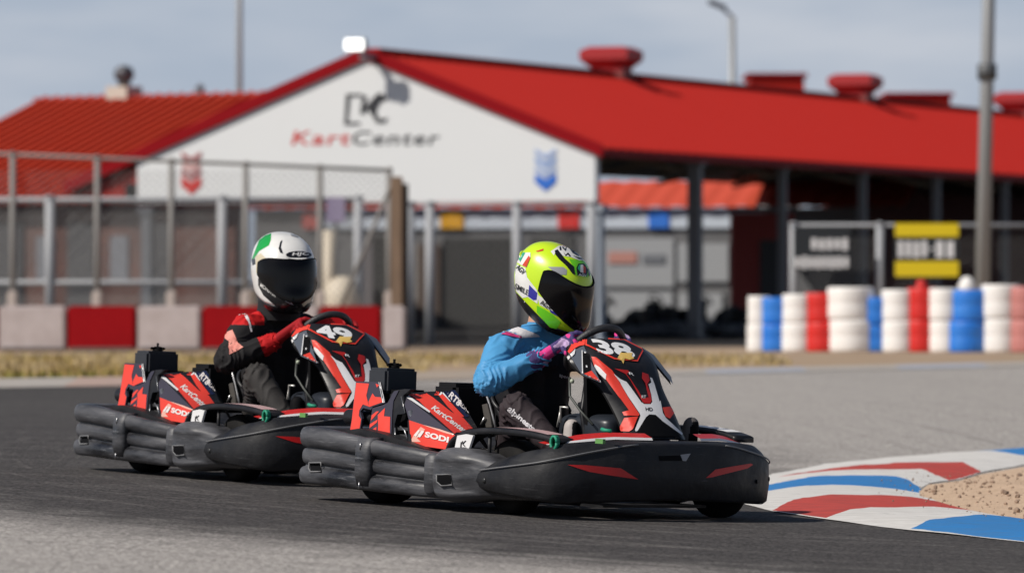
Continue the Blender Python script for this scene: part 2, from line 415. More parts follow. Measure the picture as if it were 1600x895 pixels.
def sand_h(x, y, d):
    t = min(1, d / 0.5)
    return 0.010 + 0.045 * t + t * (0.028 * mnoise.noise((x * 2.6, y * 1.6, 3)) + 0.016 * mnoise.noise((x * 9, y * 7, 5)) + 0.008 * mnoise.noise((x * 24, y * 20, 8)))
sand = sheet(sand_px, sand_h, SAND, 0.07, 0.03, (), 'sand_island', kind='structure')
# loose pebbles and clods in the sand
b = MB(); PEB = mat('pebble', (0.36, 0.25, 0.18), 0.9, var=0.7, vscale=20, var_col=(0.12, 0.09, 0.07))
sb = BVHTree.FromPolygons([tuple(v.co) for v in sand.data.vertices], [list(p.vertices) for p in sand.data.polygons])
rs = random.Random(3); cnt = 0
while cnt < 1500:
    x, y = rs.uniform(1.5, 4.2), rs.uniform(22, 33); h = sb.ray_cast(Vector((x, y, 2)), Vector((0, 0, -1))); stray = False
    if h[0] is None:      # grit thrown a little way onto the kerb
        n_ = sb.find_nearest(Vector((x, y, gz(x, y) + .02)))
        if n_[3] > 0.35 * rs.random() ** 2: continue
        h = (Vector((x, y, gz(x, y) + .031)),); stray = True
    cnt += 1
    r_ = 0.003 + 0.009 * rs.random() ** 3 + (0.012 if rs.random() < 0.008 else 0)
    bm = bmesh.new(); bmesh.ops.create_icosphere(bm, subdivisions=1, radius=r_)
    r_ = r_ * .6 if stray else r_
    for v in bm.verts: v.co *= rs.uniform(0.7, 1.3) * (.6 if stray else 1)
    bmesh.ops.translate(bm, vec=h[0] + Vector((0, 0, r_ * 0.4)), verts=bm.verts); b.from_bm(bm, PEB, False)
b.build('pebbles', kind='stuff')

# far kerb strip and dry grass
b = MB(); PNK = paint('kerb_faded_red', (0.47, 0.33, 0.28), 0.5, (0.42, 0.36, 0.31)); x = -9.0; k = 0
while x < -0.6:
    x2 = x + 1.15
    b.add([(x, edge_y(x) - 0.3, 0.012), (x2, edge_y(x2) - 0.3, 0.012), (x2, edge_y(x2) + 1.7, 0.07), (x, edge_y(x) + 1.7, 0.07)], [[0, 1, 2, 3]], PNK if k == 4 else (paint('kerb_dusty_white', (0.47, 0.43, 0.39), 0.5) if k < 5 else paint('kerb_sanded', (0.42, 0.34, 0.27), 0.4))); x = x2; k += 1
x = 1.0
while x < 9:
    x2 = x + 1.2; b.add([(x, edge_y(x) - 0.2, 0.012), (x2, edge_y(x2) - 0.2, 0.012), (x2, edge_y(x2) + 0.8, 0.05), (x, edge_y(x) + 0.8, 0.05)], [[0, 1, 2, 3]], paint('kerb_far_blue', (0.42, 0.44, 0.50), 0.4) if k % 2 else paint('kerb_dusty_white', (0.5, 0.47, 0.44), 0.4)); x = x2; k += 1
b.build('far_kerb', kind='structure')
GR = [mat('dry_grass', (0.38, 0.28, 0.11), 0.9, spec=0.1), mat('straw', (0.47, 0.37, 0.21), 0.9, spec=0.1), mat('green_grass', (0.20, 0.19, 0.05), 0.9, spec=0.1)]
b = MB(); rs = random.Random(11)
for _ in range(26000):
    x = rs.uniform(-8.5, 3.6); y = rs.uniform(61, 84)
    e = edge_y(x) + 2.3
    lo, hi = (e, 80 + 1.2 * mnoise.noise((x * 0.8, 1, 2))) if x < -1.0 else (max(e, 71), 79)
    dens = mnoise.noise((x * 0.5, y * 0.25, 4)) + (0.35 if x < -1 else -0.12) + (0.25 if lo < y < lo + 8 else -0.1)
    if y < lo or y > hi or rs.random() > dens + 0.35: continue
    g = mnoise.noise((x * 0.7, y * 0.4, 9)) + rs.uniform(-0.3, 0.3) + (0.25 if x < -1.5 and y < lo + 5 else -0.25)
    m_ = GR[2] if g > 0.22 else GR[0] if g > -0.25 else GR[1]
    h = rs.uniform(0.03, 0.11); a = rs.uniform(0, 6.28); w = rs.uniform(0.012, 0.03)
    dx, dy = w * math.cos(a), w * math.sin(a); tx, ty = rs.uniform(-0.04, 0.04), rs.uniform(-0.04, 0.04)
    b.add([(x - dx, y - dy, 0), (x + dx, y + dy, 0), (x + tx, y + ty, h)], [[0, 1, 2]], m_)
b.build('grass', kind='stuff')

# ------------------------------------------------------------------ clubhouse with its long open shed
CH = empty('clubhouse', 'long white gabled clubhouse with bright red roof and open shed on its right', 'building', (-2.6, 104, 0), math.atan2(-0.3665, 0.9304))
ROOF = mat('red_roof', (0.42, 0.019, 0.013), 0.6, var=0.3, vscale=0.5, var_col=(0.40, 0.018, 0.012), spec=0.1)
FASC = mat('fascia_red', (0.27, 0.004, 0.008), 0.6, spec=0.1); WALLW = mat('white_panel', (0.78, 0.79, 0.79), 0.6, var=0.12, vscale=0.6, var_col=(0.68, 0.69, 0.69))
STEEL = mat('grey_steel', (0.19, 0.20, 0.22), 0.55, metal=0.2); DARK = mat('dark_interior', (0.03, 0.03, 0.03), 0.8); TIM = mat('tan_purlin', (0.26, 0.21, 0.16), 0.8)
RZ, SL = 5.28, 0.395            # ridge height, slope
def rz_(t): return RZ - SL * abs(t)
TR, TL, DL = 4.62, -6.1, 66.0
def roof_side(t1, d0, d1, name, rib=0.5, h=0.045):
    b = MB(); n = int((d1 - d0) / rib); V = []; ds = []
    for i in range(n):
        d = d0 + i * rib; ds += [(d, 0), (d + rib * 0.7, 0), (d + rib * 0.76, h), (d + rib * 0.94, h)]
    ds.append((d1, 0))
    V = [(0 if s == 0 else t1, d, (RZ if s == 0 else rz_(t1)) + z) for d, z in ds for s in (0, 1)]
    F = [[2 * i, 2 * i + 1, 2 * i + 3, 2 * i + 2] for i in range(len(ds) - 1)]
    b.add(V, F, ROOF)
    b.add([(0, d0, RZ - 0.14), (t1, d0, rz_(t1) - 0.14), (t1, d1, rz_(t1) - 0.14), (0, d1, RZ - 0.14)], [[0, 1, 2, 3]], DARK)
    b.add([(t1, d0, rz_(t1) - 0.14), (t1, d0, rz_(t1)), (t1, d1, rz_(t1)), (t1, d1, rz_(t1) - 0.14)], [[0, 1, 2, 3]], FASC)
    return b.build(name, CH)
rr = roof_side(TR, -0.15, DL, 'roof'); rl = roof_side(TL, -0.15, 4.5, 'roof'); rl2 = roof_side(-4.3, 4.5, DL, 'roof')
b = MB(); b.box((0, 33, RZ + 0.03), (0.4, 66, 0.05), ROOF); b.build('ridge_cap', CH)
for t1 in (TR, TL):
    b = MB(); b.slab([(0, -0.22, RZ + 0.07), (t1, -0.22, rz_(t1) + 0.07), (t1, -0.22, rz_(t1) - 0.16), (0, -0.22, RZ - 0.16)], (0, 0.06, 0), FASC); b.build('fascia', CH)
b = MB(); GB = 2.52
b.slab([(-4.62, -0.15, GB), (4.46, -0.15, GB), (4.46, -0.15, rz_(4.46) - 0.15), (0, -0.15, RZ - 0.15), (-4.62, -0.15, rz_(4.62) - 0.15)], (0, 0.2, 0), WALLW)
gable = b.build('gable_panel', CH)
b = MB(); b.box((-0.08, 0.05, GB - 0.04), (9.08, 0.2, 0.06), FASC); b.build('gable_trim', CH)
b = MB()
for i in range(8): b.slab([(-6.0 + i * 0.17, -0.02, 2.55), (-5.92 + i * 0.17, -0.07, 2.55), (-5.84 + i * 0.17, -0.02, 2.55)], (0, 0, rz_(6.0 - i * 0.17) - 0.17 - 2.55), mat('siding_red', (0.42, 0.04, 0.03), 0.6))
b.build('siding', CH)
b = MB(); b.box((-4.78, -0.05, 2.72), (0.2, 0.2, 0.34), mat('black_paint', (0.012, 0.012, 0.013), 0.5)); b.build('wall_lamp', CH)
def column(t, d, top, w=0.2, m=STEEL):
    b = MB(); b.box((t, d, top / 2), (w, w, top), m); b.box((t, d, 0.02), (w * 1.8, w * 1.8, 0.04), m); b.box((t, d, top - 0.06), (w * 1.5, w * 1.5, 0.12), m); return b.build('column', CH)
column(4.4, 0.06, GB - 0.07, 0.24, mat('pale_steel', (0.38, 0.42, 0.47), 0.6)); column(-4.5, 0.06, GB - 0.07, 0.2)
for k in range(1, 12): column(4.42, 0.2 + 5.1 * k, rz_(4.42) - 0.16, 0.23 if k == 1 else 0.15, mat('shed_column', (0.20, 0.19, 0.185), 0.6))
for k in range(0, 12):
    b = MB(); d = 0.3 + 5.1 * k
    for sgn in (-1, 1):
        b.tube([(0, d, RZ - 0.3), ((4.4 if sgn > 0 else -3.8) , d, rz_(4.4 if sgn > 0 else 3.8) - 0.3)], 0.07, TIM, 6); b.tube([(0, d, RZ - 1.2), ((4.4 if sgn > 0 else -3.8), d, rz_(4.4 if sgn > 0 else 3.8) - 0.45)], 0.05, TIM, 6)
    b.tube([(0, d, RZ - 0.3), (0, d, RZ - 1.2)], 0.05, TIM, 6)
    b.build('roof_truss', CH)
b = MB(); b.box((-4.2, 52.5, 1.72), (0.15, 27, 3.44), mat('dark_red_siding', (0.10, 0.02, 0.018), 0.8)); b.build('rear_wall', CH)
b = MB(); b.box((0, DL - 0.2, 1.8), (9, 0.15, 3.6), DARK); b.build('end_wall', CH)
# flared ridge vents
def ridge_vent(d, sc=1.0):
    b = MB(); h = RZ - 0.12
    def rect(a, z, c=0.0): return [(-a, d - a * 0.9, z), (a, d - a * 0.9, z), (a, d + a * 0.9, z), (-a, d + a * 0.9, z)]
    b.ring_loft([rect(0.34 * sc, h - 0.2), rect(0.34 * sc, h + 0.25 * sc), rect(0.52 * sc, h + 0.42 * sc), rect(0.52 * sc, h + 0.60 * sc), rect(0.36 * sc, h + 0.68 * sc)], mat('vent_red', (0.36, 0.018, 0.02), 0.55), False)
    b.box((0, d, h + 0.1), (0.8 * sc, 0.75 * sc, 0.12), mat('vent_skirt', (0.20, 0.05, 0.045), 0.7)); b.build('ridge_vent', CH)
for d in (12.6, 28.6, 41.8): ridge_vent(d)
# writing and marks on the gable: traced onto the panel
def on_gable(px, py, off=-0.158):
    o, d = cam_ray(px, py); Mi = CH_M.inverted(); o2 = Mi @ o; d2 = Mi.to_3x3() @ d; t = (off - o2.y) / d2.y; return o2 + d2 * t
CH_M = Matrix.Translation(CH.location) @ Matrix.Rotation(CH.rotation_euler[2], 4, 'Z')
SR = mat('sign_red', (0.62, 0.03, 0.025), 0.5); SB = mat('sign_black', (0.03, 0.03, 0.035), 0.5); SBL = mat('sign_blue', (0.03, 0.16, 0.62), 0.5)
def gable_text(txt, x0, x1, yb, h, m, name, shear=0.25):
    V, F = text_mesh(txt, 0.012, 0.0, 1.12); b = MB()
    b.add([on_gable(x0 + (x1 - x0) * u + shear * h * v, yb - h * v) for u, v in V], F, m); b.build(name, CH)
gable_text('Kart', 455, 545, 227, 22, SR, 'sign_lettering'); gable_text('Center', 548, 684, 227, 22, SB, 'sign_lettering')
b = MB()
for poly in ([(541, 147), (566, 147), (565, 151), (547, 151), (543, 191), (562, 191), (562, 195), (538, 195)],
             [(566, 150), (573, 150), (570, 168), (590, 146), (599, 146), (580, 167), (592, 184), (584, 184), (573, 170), (570, 178), (563, 178)],
             [(606, 150), (596, 150), (583, 163), (580, 178), (588, 192), (602, 192), (606, 184), (597, 187), (588, 182), (588, 172), (594, 160), (604, 156)]):
    b.slab([on_gable(x, y) for x, y in poly], (0, -0.01, 0), SB)
b.build('sign_emblem', CH)
for (cx, y0, w, m, lt) in ((299, 237, 31, SR, [mat('chevron_dull_red', (0.36, 0.09, 0.09), 0.6), mat('chevron_pale_red', (0.60, 0.30, 0.28), 0.6)]), (852.5, 232, 33, SBL, [mat('chevron_pale_blue', (0.36, 0.46, 0.70), 0.6), mat('chevron_mid_blue', (0.25, 0.38, 0.68), 0.6)])):
    b = MB()
    for k in range(3):
        y = y0 + k * 13; b.slab([on_gable(px, py) for px, py in [(cx - w / 2, y), (cx, y + 10), (cx + w / 2, y), (cx + w / 2, y + 8), (cx, y + 18), (cx - w / 2, y + 8)]], (0, -0.01, 0), lt[k % 2])
    y = y0 + 39; b.slab([on_gable(px, py) for px, py in [(cx - w / 2, y), (cx, y + 9), (cx + w / 2, y), (cx + w / 2, y + 14), (cx, y + 28), (cx - w / 2, y + 14)]], (0, -0.01, 0), m)
    b.build('chevron_mark', CH)
# floodlight on the gable peak
FL = empty('floodlight', 'bright white floodlight lit at the peak of the white gable', 'floodlight', tuple(CH_M @ Vector((0.06, -0.85, RZ + 0.08))), CH.rotation_euler[2])
b = MB(); b.box((0, 0.05, 0), (0.42, 0.12, 0.25), STEEL, Matrix.Rotation(R(0), 3, 'X'), 0.02); b.box((0.12, 0.36, -0.2), (0.1, 0.62, 0.1), STEEL); b.build('housing', FL)
b = MB(); b.box((0, -0.02, 0), (0.37, 0.03, 0.21), mat('lamp_glass', (1, 1, 0.97), 0.3, emit=1.5), None, 0.012); b.build('lens', FL)

# ------------------------------------------------------------------ houses and sheds around it
HB = empty('red_roofed_house', 'low house with ribbed orange red roof and turbine vent left of clubhouse', 'building', tuple(at(60, 160, 135) * Vector((1, 1, 0)) if False else (at(60, 160, 135).x, 135, 0)), math.atan2(-0.57, 0.82))
RB_ = mat('ribbed_roof', (0.47, 0.050, 0.022), 0.65, spec=0.1, var=0.25, vscale=0.8, var_col=(0.38, 0.05, 0.03)); hz = 5.35; SLB = 0.36
b = MB(); V = []; n = 32; pr = []
for i in range(n): pr += [(i * 0.34, 0), (i * 0.34 + 0.17, 0), (i * 0.34 + 0.20, 0.14), (i * 0.34 + 0.31, 0.14)]
pr.append((n * 0.34, 0))
V = [(x, -7.0 * s, hz - SLB * 7.0 * s + z) for x, z in pr for s in (0, 1)]
b.add(V, [[2 * i, 2 * i + 1, 2 * i + 3, 2 * i + 2] for i in range(len(pr) - 1)], RB_)
b.slab([(0, 0, hz - 0.02), (0, -7.0, hz - 7 * SLB - 0.02), (0, 0, hz - 0.1), ], (11, 0, 0), RB_)
b.slab([(0, 0.0, hz), (0, 5, hz - 5 * SLB), (0, 5, hz - 5 * SLB - .1), (0, 0, hz - 0.1)], (11, 0, 0), RB_); b.build('roof', HB)
b = MB(); b.box((5.5, 0, hz + 0.05), (11, 0.35, 0.08), mat('ridge_red', (0.36, 0.03, 0.022), 0.6)); b.build('ridge_cap', HB)
b = MB(); b.box((5.5, -6.4, 1.42), (10.8, 0.2, 2.84), mat('brick_wall', (0.17, 0.08, 0.062), 0.9, var=0.6, vscale=1.2, var_col=(0.10, 0.06, 0.052))); b.build('wall', HB)
b = MB(); b.slab([(0.1, -6.3, 0), (0.1, 4.6, 0), (0.1, 4.6, hz - 4.6 * SLB - 0.1), (0.1, 0, hz - 0.12), (0.1, -6.3, hz - 6.3 * SLB - 0.12)], (0.15, 0, 0), mat('brick_wall', (0.2, 0.1, 0.08))); b.build('end_wall', HB)
for x in (1.0, 3.1, 4.6, 6.6, 8.8):
    b = MB(); b.box((x, -6.52, 1.25), (0.75, 0.08, 2.3), mat('dark_door', (0.055, 0.055, 0.06), 0.7)); b.build('door', HB)
for x in (2.1, 5.6, 7.7):
    b = MB(); b.box((x, -6.52, 1.6), (0.5, 0.06, 1.0), mat('pale_shutter', (0.22, 0.23, 0.26), 0.7)); b.build('shutter', HB)
b = MB(); b.box((2.6, 0, hz + 0.16), (0.62, 0.6, 0.3), mat('cream_paint', (0.55, 0.50, 0.42), 0.7)); vt = b.build('vent_base', HB)
b = MB(); b.lathe([(0.14, 0), (0.14, 0.12), (0.22, 0.2), (0.24, 0.32), (0.2, 0.44), (0.08, 0.5), (0.001, 0.51)], (2.6, 0, hz + 0.3), (0, 0, 1), mat('weathered_metal', (0.10, 0.10, 0.11), 0.5, metal=0.5), 12); b.build('turbine', vt)
b = MB(); b.tube([(4.85, 0, hz), (4.85, 0, hz + 0.22)], 0.09, STEEL, 8); b.lathe([(0.13, 0), (0.02, 0.12)], (4.85, 0, hz + 0.22), (0, 0, 1), STEEL, 10); b.build('flue', HB)

YC = 136.0; SC = FPX / YC
HC = empty('pit_building', 'low pit building with pale band of coloured squares seen under the clubhouse gable', 'building', (0.95, YC + 1.5, 0), R(-15))
b = MB(); hx = 7.6; ez = 2.86
V = []
n = 62
for i in range(n + 1): V += [(-hx + i * (2 * hx + 1.1) / n, -0.25, ez + (0.04 if i % 2 else 0)), (-hx + i * (2 * hx + 1.1) / n, 1.9, ez + 0.66 + (0.04 if i % 2 else 0))]
b.add(V, [[2 * i, 2 * i + 2, 2 * i + 3, 2 * i + 1] for i in range(n)], mat('pit_roof', (0.56, 0.075, 0.035), 0.6)); b.build('roof', HC)
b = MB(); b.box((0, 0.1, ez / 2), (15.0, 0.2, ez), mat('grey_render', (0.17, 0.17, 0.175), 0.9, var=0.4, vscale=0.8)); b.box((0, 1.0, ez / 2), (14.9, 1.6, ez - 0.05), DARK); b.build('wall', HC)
b = MB(); b.box((-0.3, -0.04, 2.6), (11.2, 0.08, 0.45), mat('pale_band', (0.58, 0.64, 0.72), 0.7)); b.build('sign_band', HC)
def C(px): return (px - 800) / SC - 0.95
for px, w, c in ((701, 37, (0.72, 0.36, 0.01)), (892, 34, (0.72, 0.02, 0.015)), (1038, 33, (0.03, 0.18, 0.68)), (525, 0, (0, 0, 0)), (470, 34, (0.55, 0.07, 0.05))):
    if not w: continue
    b = MB(); b.box((C(px), -0.1, 2.6), (w / SC, 0.04, 0.44), mat('band_square_%d' % px, c, 0.6)); b.build('coloured_square', HC)
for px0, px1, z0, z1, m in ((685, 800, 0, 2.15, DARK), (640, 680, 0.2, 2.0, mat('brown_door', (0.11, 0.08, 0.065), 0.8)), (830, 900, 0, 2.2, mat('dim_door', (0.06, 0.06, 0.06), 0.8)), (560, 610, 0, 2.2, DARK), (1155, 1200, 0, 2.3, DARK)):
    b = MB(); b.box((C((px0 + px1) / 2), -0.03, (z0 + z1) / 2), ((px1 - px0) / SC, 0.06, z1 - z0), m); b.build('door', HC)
for px0, px1, y0, y1 in ((945, 1062, 372, 448), (1068, 1150, 380, 440), (948, 1060, 455, 508), (1070, 1140, 458, 508)):
    b = MB(); b.box((C((px0 + px1) / 2), -0.05, 1 + (446 - (y0 + y1) / 2) / SC), ((px1 - px0) / SC, 0.06, (y1 - y0) / SC), mat('pale_shutter_panel', (0.36, 0.37, 0.385), 0.7)); b.build('shutter', HC)
b = MB(); b.box((C(980), -0.1, 1 + 44 / SC), (46 / SC, 0.03, 18 / SC), mat('faded_sign', (0.50, 0.24, 0.20), 0.7)); b.box((C(1030), -0.1, 1 + 42 / SC), (36 / SC, 0.03, 14 / SC), STEEL); b.build('shutter_sign', HC)
# red siding shed under the open roof
SH = empty('storage_shed', 'small dark red sided shed under the right hand open roof', 'shed', tuple(at(1190, 446, 126) * Vector((1, 1, 0)) if False else (at(1190, 446, 126).x, 126, 0)))
b = MB()
for i in range(11): b.box((-0.62 + i * 0.125, 0.02 * (i % 2), 1.3), (0.12, 1.0, 2.6), mat('shed_red', (0.34, 0.05, 0.045), 0.7))
b.build('wall', SH); b = MB(); b.box((0, 0, 2.68), (1.5, 1.2, 0.1), STEEL); b.build('roof', SH)
b = MB(); b.box((0.15, -0.53, 1.0), (0.42, 0.05, 2.0), mat('dark_door', (0.05, 0.05, 0.05))); b.build('door', SH)
for px, Y, w, h, y0 in ((1210, 190, 84, 22, 140), (1430, 190, 96, 18, 166)):
    hse = empty('distant_roof_house', 'far red roof above the ridge %s' % ('between first and second ridge vents' if px < 1300 else 'just right of the second ridge vent'), 'building', (at(px, 446, Y).x, Y, 0), group=None)
    s_ = FPX / Y; zt = 1 + (446 - y0 + h) / s_; b = MB(); b.box((0, 0, zt - 0.45), (w / s_, 4, 0.9), ROOF); b.box((0, 0, zt - 0.06), (w / s_ + .2, 4.2, 0.12), FASC); b.build('roof', hse)
    b = MB(); b.box((0, 0, (zt - 0.95) / 2), (w / s_ - 0.2, 3.8, zt - 0.95), WALLW); b.build('wall', hse)

# ------------------------------------------------------------------ barrier blocks, tyre stacks, fences, poles, signs
BRED = mat('barrier_red', (0.36, 0.004, 0.008), 0.6, var=0.25, vscale=3, spec=0.15); BWHT = mat('barrier_white', (0.60, 0.53, 0.52), 0.6, var=0.5, vscale=3.5, var_col=(0.40, 0.33, 0.31))
edges = [(-105, -2), (0, 105), (107, 214), (216, 315), (317, 420), (422, 498), (500, 596), (598, 634)]
whr = ['half out of the frame at the far left', 'at the far left behind the grass', 'left of the rear kart', 'left of the rear driver', 'directly behind the rear driver',
       'behind the rear driver helmet', 'behind the rear kart front fairing', 'ending the row beside the brown post']
cols = [1, 0, 1, 0, 1, 0, 1, 0]
s87 = FPX / 87.0
for (a, c), wtxt, k in zip(edges, whr, cols):
    w = (c - a) / s87; x = ((a + c) / 2 - 800) / s87
    B = empty('barrier_block', '%s plastic barrier block %s' % ('dark red' if k else 'dusty white', wtxt), 'barrier', (x, 87, 0), group='barrier blocks along the track edge')
    b = MB(); b.box((0, 0, 0.345), (w, 0.5, 0.69), BRED if k else BWHT, None, 0.04); b.build('body', B)
    b = MB(); b.box((0, 0, 0.03), (w * 0.94, 0.62, 0.06), mat('barrier_foot', (0.16, 0.13, 0.12), 0.9), None, 0.02); b.build('foot', B)
TW = mat('tyre_white', (0.86, 0.84, 0.81), 0.6, var=0.2, vscale=4, var_col=(0.55, 0.50, 0.46)); TB = mat('tyre_blue', (0.012, 0.17, 0.66), 0.5, var=0.4, vscale=3, var_col=(0.08, 0.30, 0.68)); TRD = mat('tyre_red', (0.66, 0.02, 0.015), 0.5, var=0.3, vscale=3)
TF = mat('tyre_faded_red', (0.55, 0.21, 0.19), 0.6, var=0.4, vscale=3)
def tyre_prof(r, h): return [(r * 0.45, 0.02 * h), (r * 0.90, 0), (r * 0.965, 0.02 * h), (r * 0.99, 0.08 * h), (r, 0.25 * h), (r * 0.985, 0.47 * h), (r * 0.975, 0.5 * h), (r * 0.985, 0.53 * h), (r, 0.75 * h), (r * 0.99, 0.92 * h), (r * 0.965, 0.98 * h), (r * 0.90, h), (r * 0.45, 0.99 * h)]
stk = [(1185, 28, 462, TW, 'white', 'leftmost of the tyre wall'), (1213, 34, 464, TB, 'blue', 'next to the leftmost white stack'), (1247, 40, 459, TW, 'white', 'between blue and red ones under the black sign'),
       (1286, 38, 457, TRD, 'red', 'under the black sign'), (1330, 56, 448, TW, 'white', 'widest, right of first red'), (1368, 34, 464, TB, 'blue', 'left of the yellow sign'), (1405, 42, 452, TW, 'white', 'under the left half of the yellow sign'),
       (1441, 34, 449, TRD, 'red', 'under the yellow sign'), (1477, 40, 450, TW, 'white', 'right of the yellow sign red stack'), (1519, 48, 452, TB, 'blue', 'leaning in front of the tall grey pole'), (1565, 46, 444, TW, 'white', 'right of the tall grey pole'), (1606, 44, 447, TF, 'faded red', 'cut by the right edge of the frame')]
for i, (px, w, yt, m, cn, wtxt) in enumerate(stk):
    Y = 86.4 - 0.12 * i + (0.0 if m is TW else 0.05); s = FPX / Y; r = w / s / 2 * (1.34 if m is TW else 1.5); H = 1 + (446 - yt) / s; n = 2
    T = empty('tyre_stack', '%s painted stack of tyres, %s' % (cn, wtxt), 'tyre stack', ((px - 800) / s, Y, 0), group='painted tyre stacks on the right')
    for k in range(n):
        h = H / n; b = MB(); rs = random.Random(i * 10 + k)
        b.lathe(tyre_prof(r * rs.uniform(0.96, 1.04), h * 0.99), (rs.uniform(-.02, .02) + (0.05 * (k - 1) if cn == 'blue' and px > 1500 else 0), rs.uniform(-.02, .02), k * h), (0, 0, 1), m, 24); b.build('tyre', T)

WIRE = mat('galvanised_wire', (0.20, 0.20, 0.20), 0.6, metal=0.3); POST = mat('fence_post', (0.21, 0.20, 0.19), 0.6); POSTW = mat('pale_post', (0.40, 0.41, 0.43), 0.6)
def chain_link(p0, p1, z0, z1, pitch, r, parent, m=WIRE):
    p0 = Vector((p0[0], p0[1], 0)); p1 = Vector((p1[0], p1[1], 0)); Ln = (p1 - p0).length; u = (p1 - p0) / Ln; H = z1 - z0; b = MB(); k = -H
    nrm = Vector((-u.y, u.x, 0))
    def pt(s, z): return p0 + u * s + Vector((0, 0, z0 + z))
    while k < Ln:
        for sg in (1, -1):
            # line s = k + z (or mirrored), clipped to the panel
            za, zb = max(0, -k), min(H, Ln - k)
            if zb - za > 0.02:
                A, B_ = (pt(k + za, za), pt(k + zb, zb)) if sg == 1 else (pt(Ln - k - za, za), pt(Ln - k - zb, zb))
                d = (B_ - A).normalized(); e = d.cross(nrm) * r; o = nrm * r
                b.add([A + e, A + o, A - e, A - o, B_ + e, B_ + o, B_ - e, B_ - o], [[0, 1, 5, 4], [1, 2, 6, 5], [2, 3, 7, 6], [3, 0, 4, 7]], m)
        k += pitch
    return b.build('wire_mesh', parent)
def fence(label, posts, Y, h, pm=POST, pr=0.045, rails=(1.0,), pitch=0.13, r=0.0035, z0=0.05, group=None, base=None, rail_r=0.03, slope=0.0):
    s = FPX / Y; xs_ = [(p - 800) / s for p in posts]
    E = empty('wire_fence', label, 'fence', (0, 0, 0), group=group)
    def H(x): return h + slope * (x - xs_[0])
    for x in xs_:
        b = MB(); b.tube([(x, Y, 0), (x, Y, H(x))], pr, pm, 10); b.lathe([(pr * 1.2, 0), (pr * 1.2, 0.03), (0.002, 0.06)], (x, Y, H(x)), (0, 0, 1), pm, 10)
        if base: b.box((x, Y - 0.05, base), (0.16, 0.16, 0.28), mat('post_foot', (0.55, 0.48, 0.44), 0.8), None, 0.03)
        b.build('post', E)
    for f in rails:
        b = MB(); b.tube([(xs_[0], Y, H(xs_[0]) * f), (xs_[-1], Y, H(xs_[-1]) * f)], rail_r, pm, 8); b.build('rail', E)
    chain_link((xs_[0], Y + 0.06), (xs_[-1], Y + 0.06), z0, min(H(xs_[0]), H(xs_[-1])), pitch, r, E)
    return E
fence('tall grey wire fence on round posts behind the red and white blocks', [-96, 20, 152, 268, 384, 500, 608], 90.5, 3.13, POST, 0.05, (1.0,), 0.12, 0.0035, base=0.78, slope=-0.042)
fence('lower pale wire fence with white posts and two rails behind the tall one', [-60, 78, 347, 560], 98, 2.5, POSTW, 0.085, (0.99, 0.42), 0.085, 0.0065, rail_r=0.045)
fence('wire fence on grey posts crossing in front of the dark pit doorway', [640, 672, 808, 925], 95, 2.36, mat('mid_post', (0.33, 0.34, 0.36), 0.6), 0.085, (1.0,), 0.14, 0.003)
fence('wire fence behind the painted tyre stacks carrying the two signs', [1240, 1375, 1532, 1690], 92.5, 1.98, mat('mid_post', (0.33, 0.34, 0.36)), 0.07, (1.0,), 0.14, 0.003)

# brown end post with its brace, pale drum and sign behind the fence
E = empty('end_post', 'thick weathered brown post with a slanting brace at the end of the tall fence', 'post', (at(620, 446, 89.5).x, 89.5, 0))
BRN = mat('weathered_brown', (0.27, 0.185, 0.125), 0.85, var=0.5, vscale=3, stretch=(4, 4, 0.6)); b = MB()
b.box((0, 0, 1.35), (0.19, 0.19, 2.72), BRN, None, 0.02); b.build('shaft', E)
b = MB(); b.tube([(-0.06, 0, 2.65), (-0.95, 0.1, 0.5)], 0.035, POST, 8); b.build('brace', E)
b = MB(); b.box((0.13, 0.1, 1.3), (0.1, 0.12, 2.6), mat('dark_upright', (0.05, 0.04, 0.035), 0.8)); b.build('strap_plate', E)
CRM = mat('cream_plastic', (0.66, 0.58, 0.46), 0.6, var=0.2, vscale=2)
D_ = empty('cream_drum', 'cream rounded drum with a pale upright pipe behind the fence, right of the rear helmet', 'drum', (at(535, 446, 93).x, 93, 0))
b = MB(); b.lathe([(0.18, 0.3), (0.3, 0.5), (0.32, 0.8), (0.24, 1.05), (0.08, 1.15)], (0, 0, 0), (0, 0, 1), CRM, 20); b.lathe([(0.24, 0), (0.24, 0.3)], (0, 0, 0), (0, 0, 1), CRM, 16); b.build('body', D_)
b = MB(); b.tube([(-0.22, 0.05, 0), (-0.22, 0.05, 1.9)], 0.11, CRM, 12); b.build('pipe', D_)
S_ = empty('lavender_sign', 'small lavender panel on a thin pole above the cream drum', 'sign', (at(525, 446, 94).x, 94, 0))
b = MB(); b.box((0, 0, 2.25), (0.31, 0.04, 0.42), mat('lavender', (0.36, 0.31, 0.46), 0.7), None, 0.01); b.build('panel', S_); b = MB(); b.tube([(0, 0.05, 0), (0, 0.05, 2.4)], 0.03, POST, 8); b.build('pole', S_)
for px, w, y0, y1, c, lab in ((640, 26, 380, 470, (0.42, 0.38, 0.34), 'pale leaning board against the pit wall right of the brown post'), (568, 30, 375, 480, (0.20, 0.18, 0.18), 'grey board standing left of the brown post')):
    Y = 101; s = FPX / Y; o = MB(); o.box((0, 0, 1 + (446 - (y0 + y1) / 2) / s), (w / s, 0.06, (y1 - y0) / s), mat('board_%d' % px, c, 0.8), None, 0.01); o.box((0, 0.06, 0.6), (0.06, 0.06, 1.2), POST)
    q = o.build('board', label=lab, cat='board'); q.location = ((px - 800) / s, Y, 0)

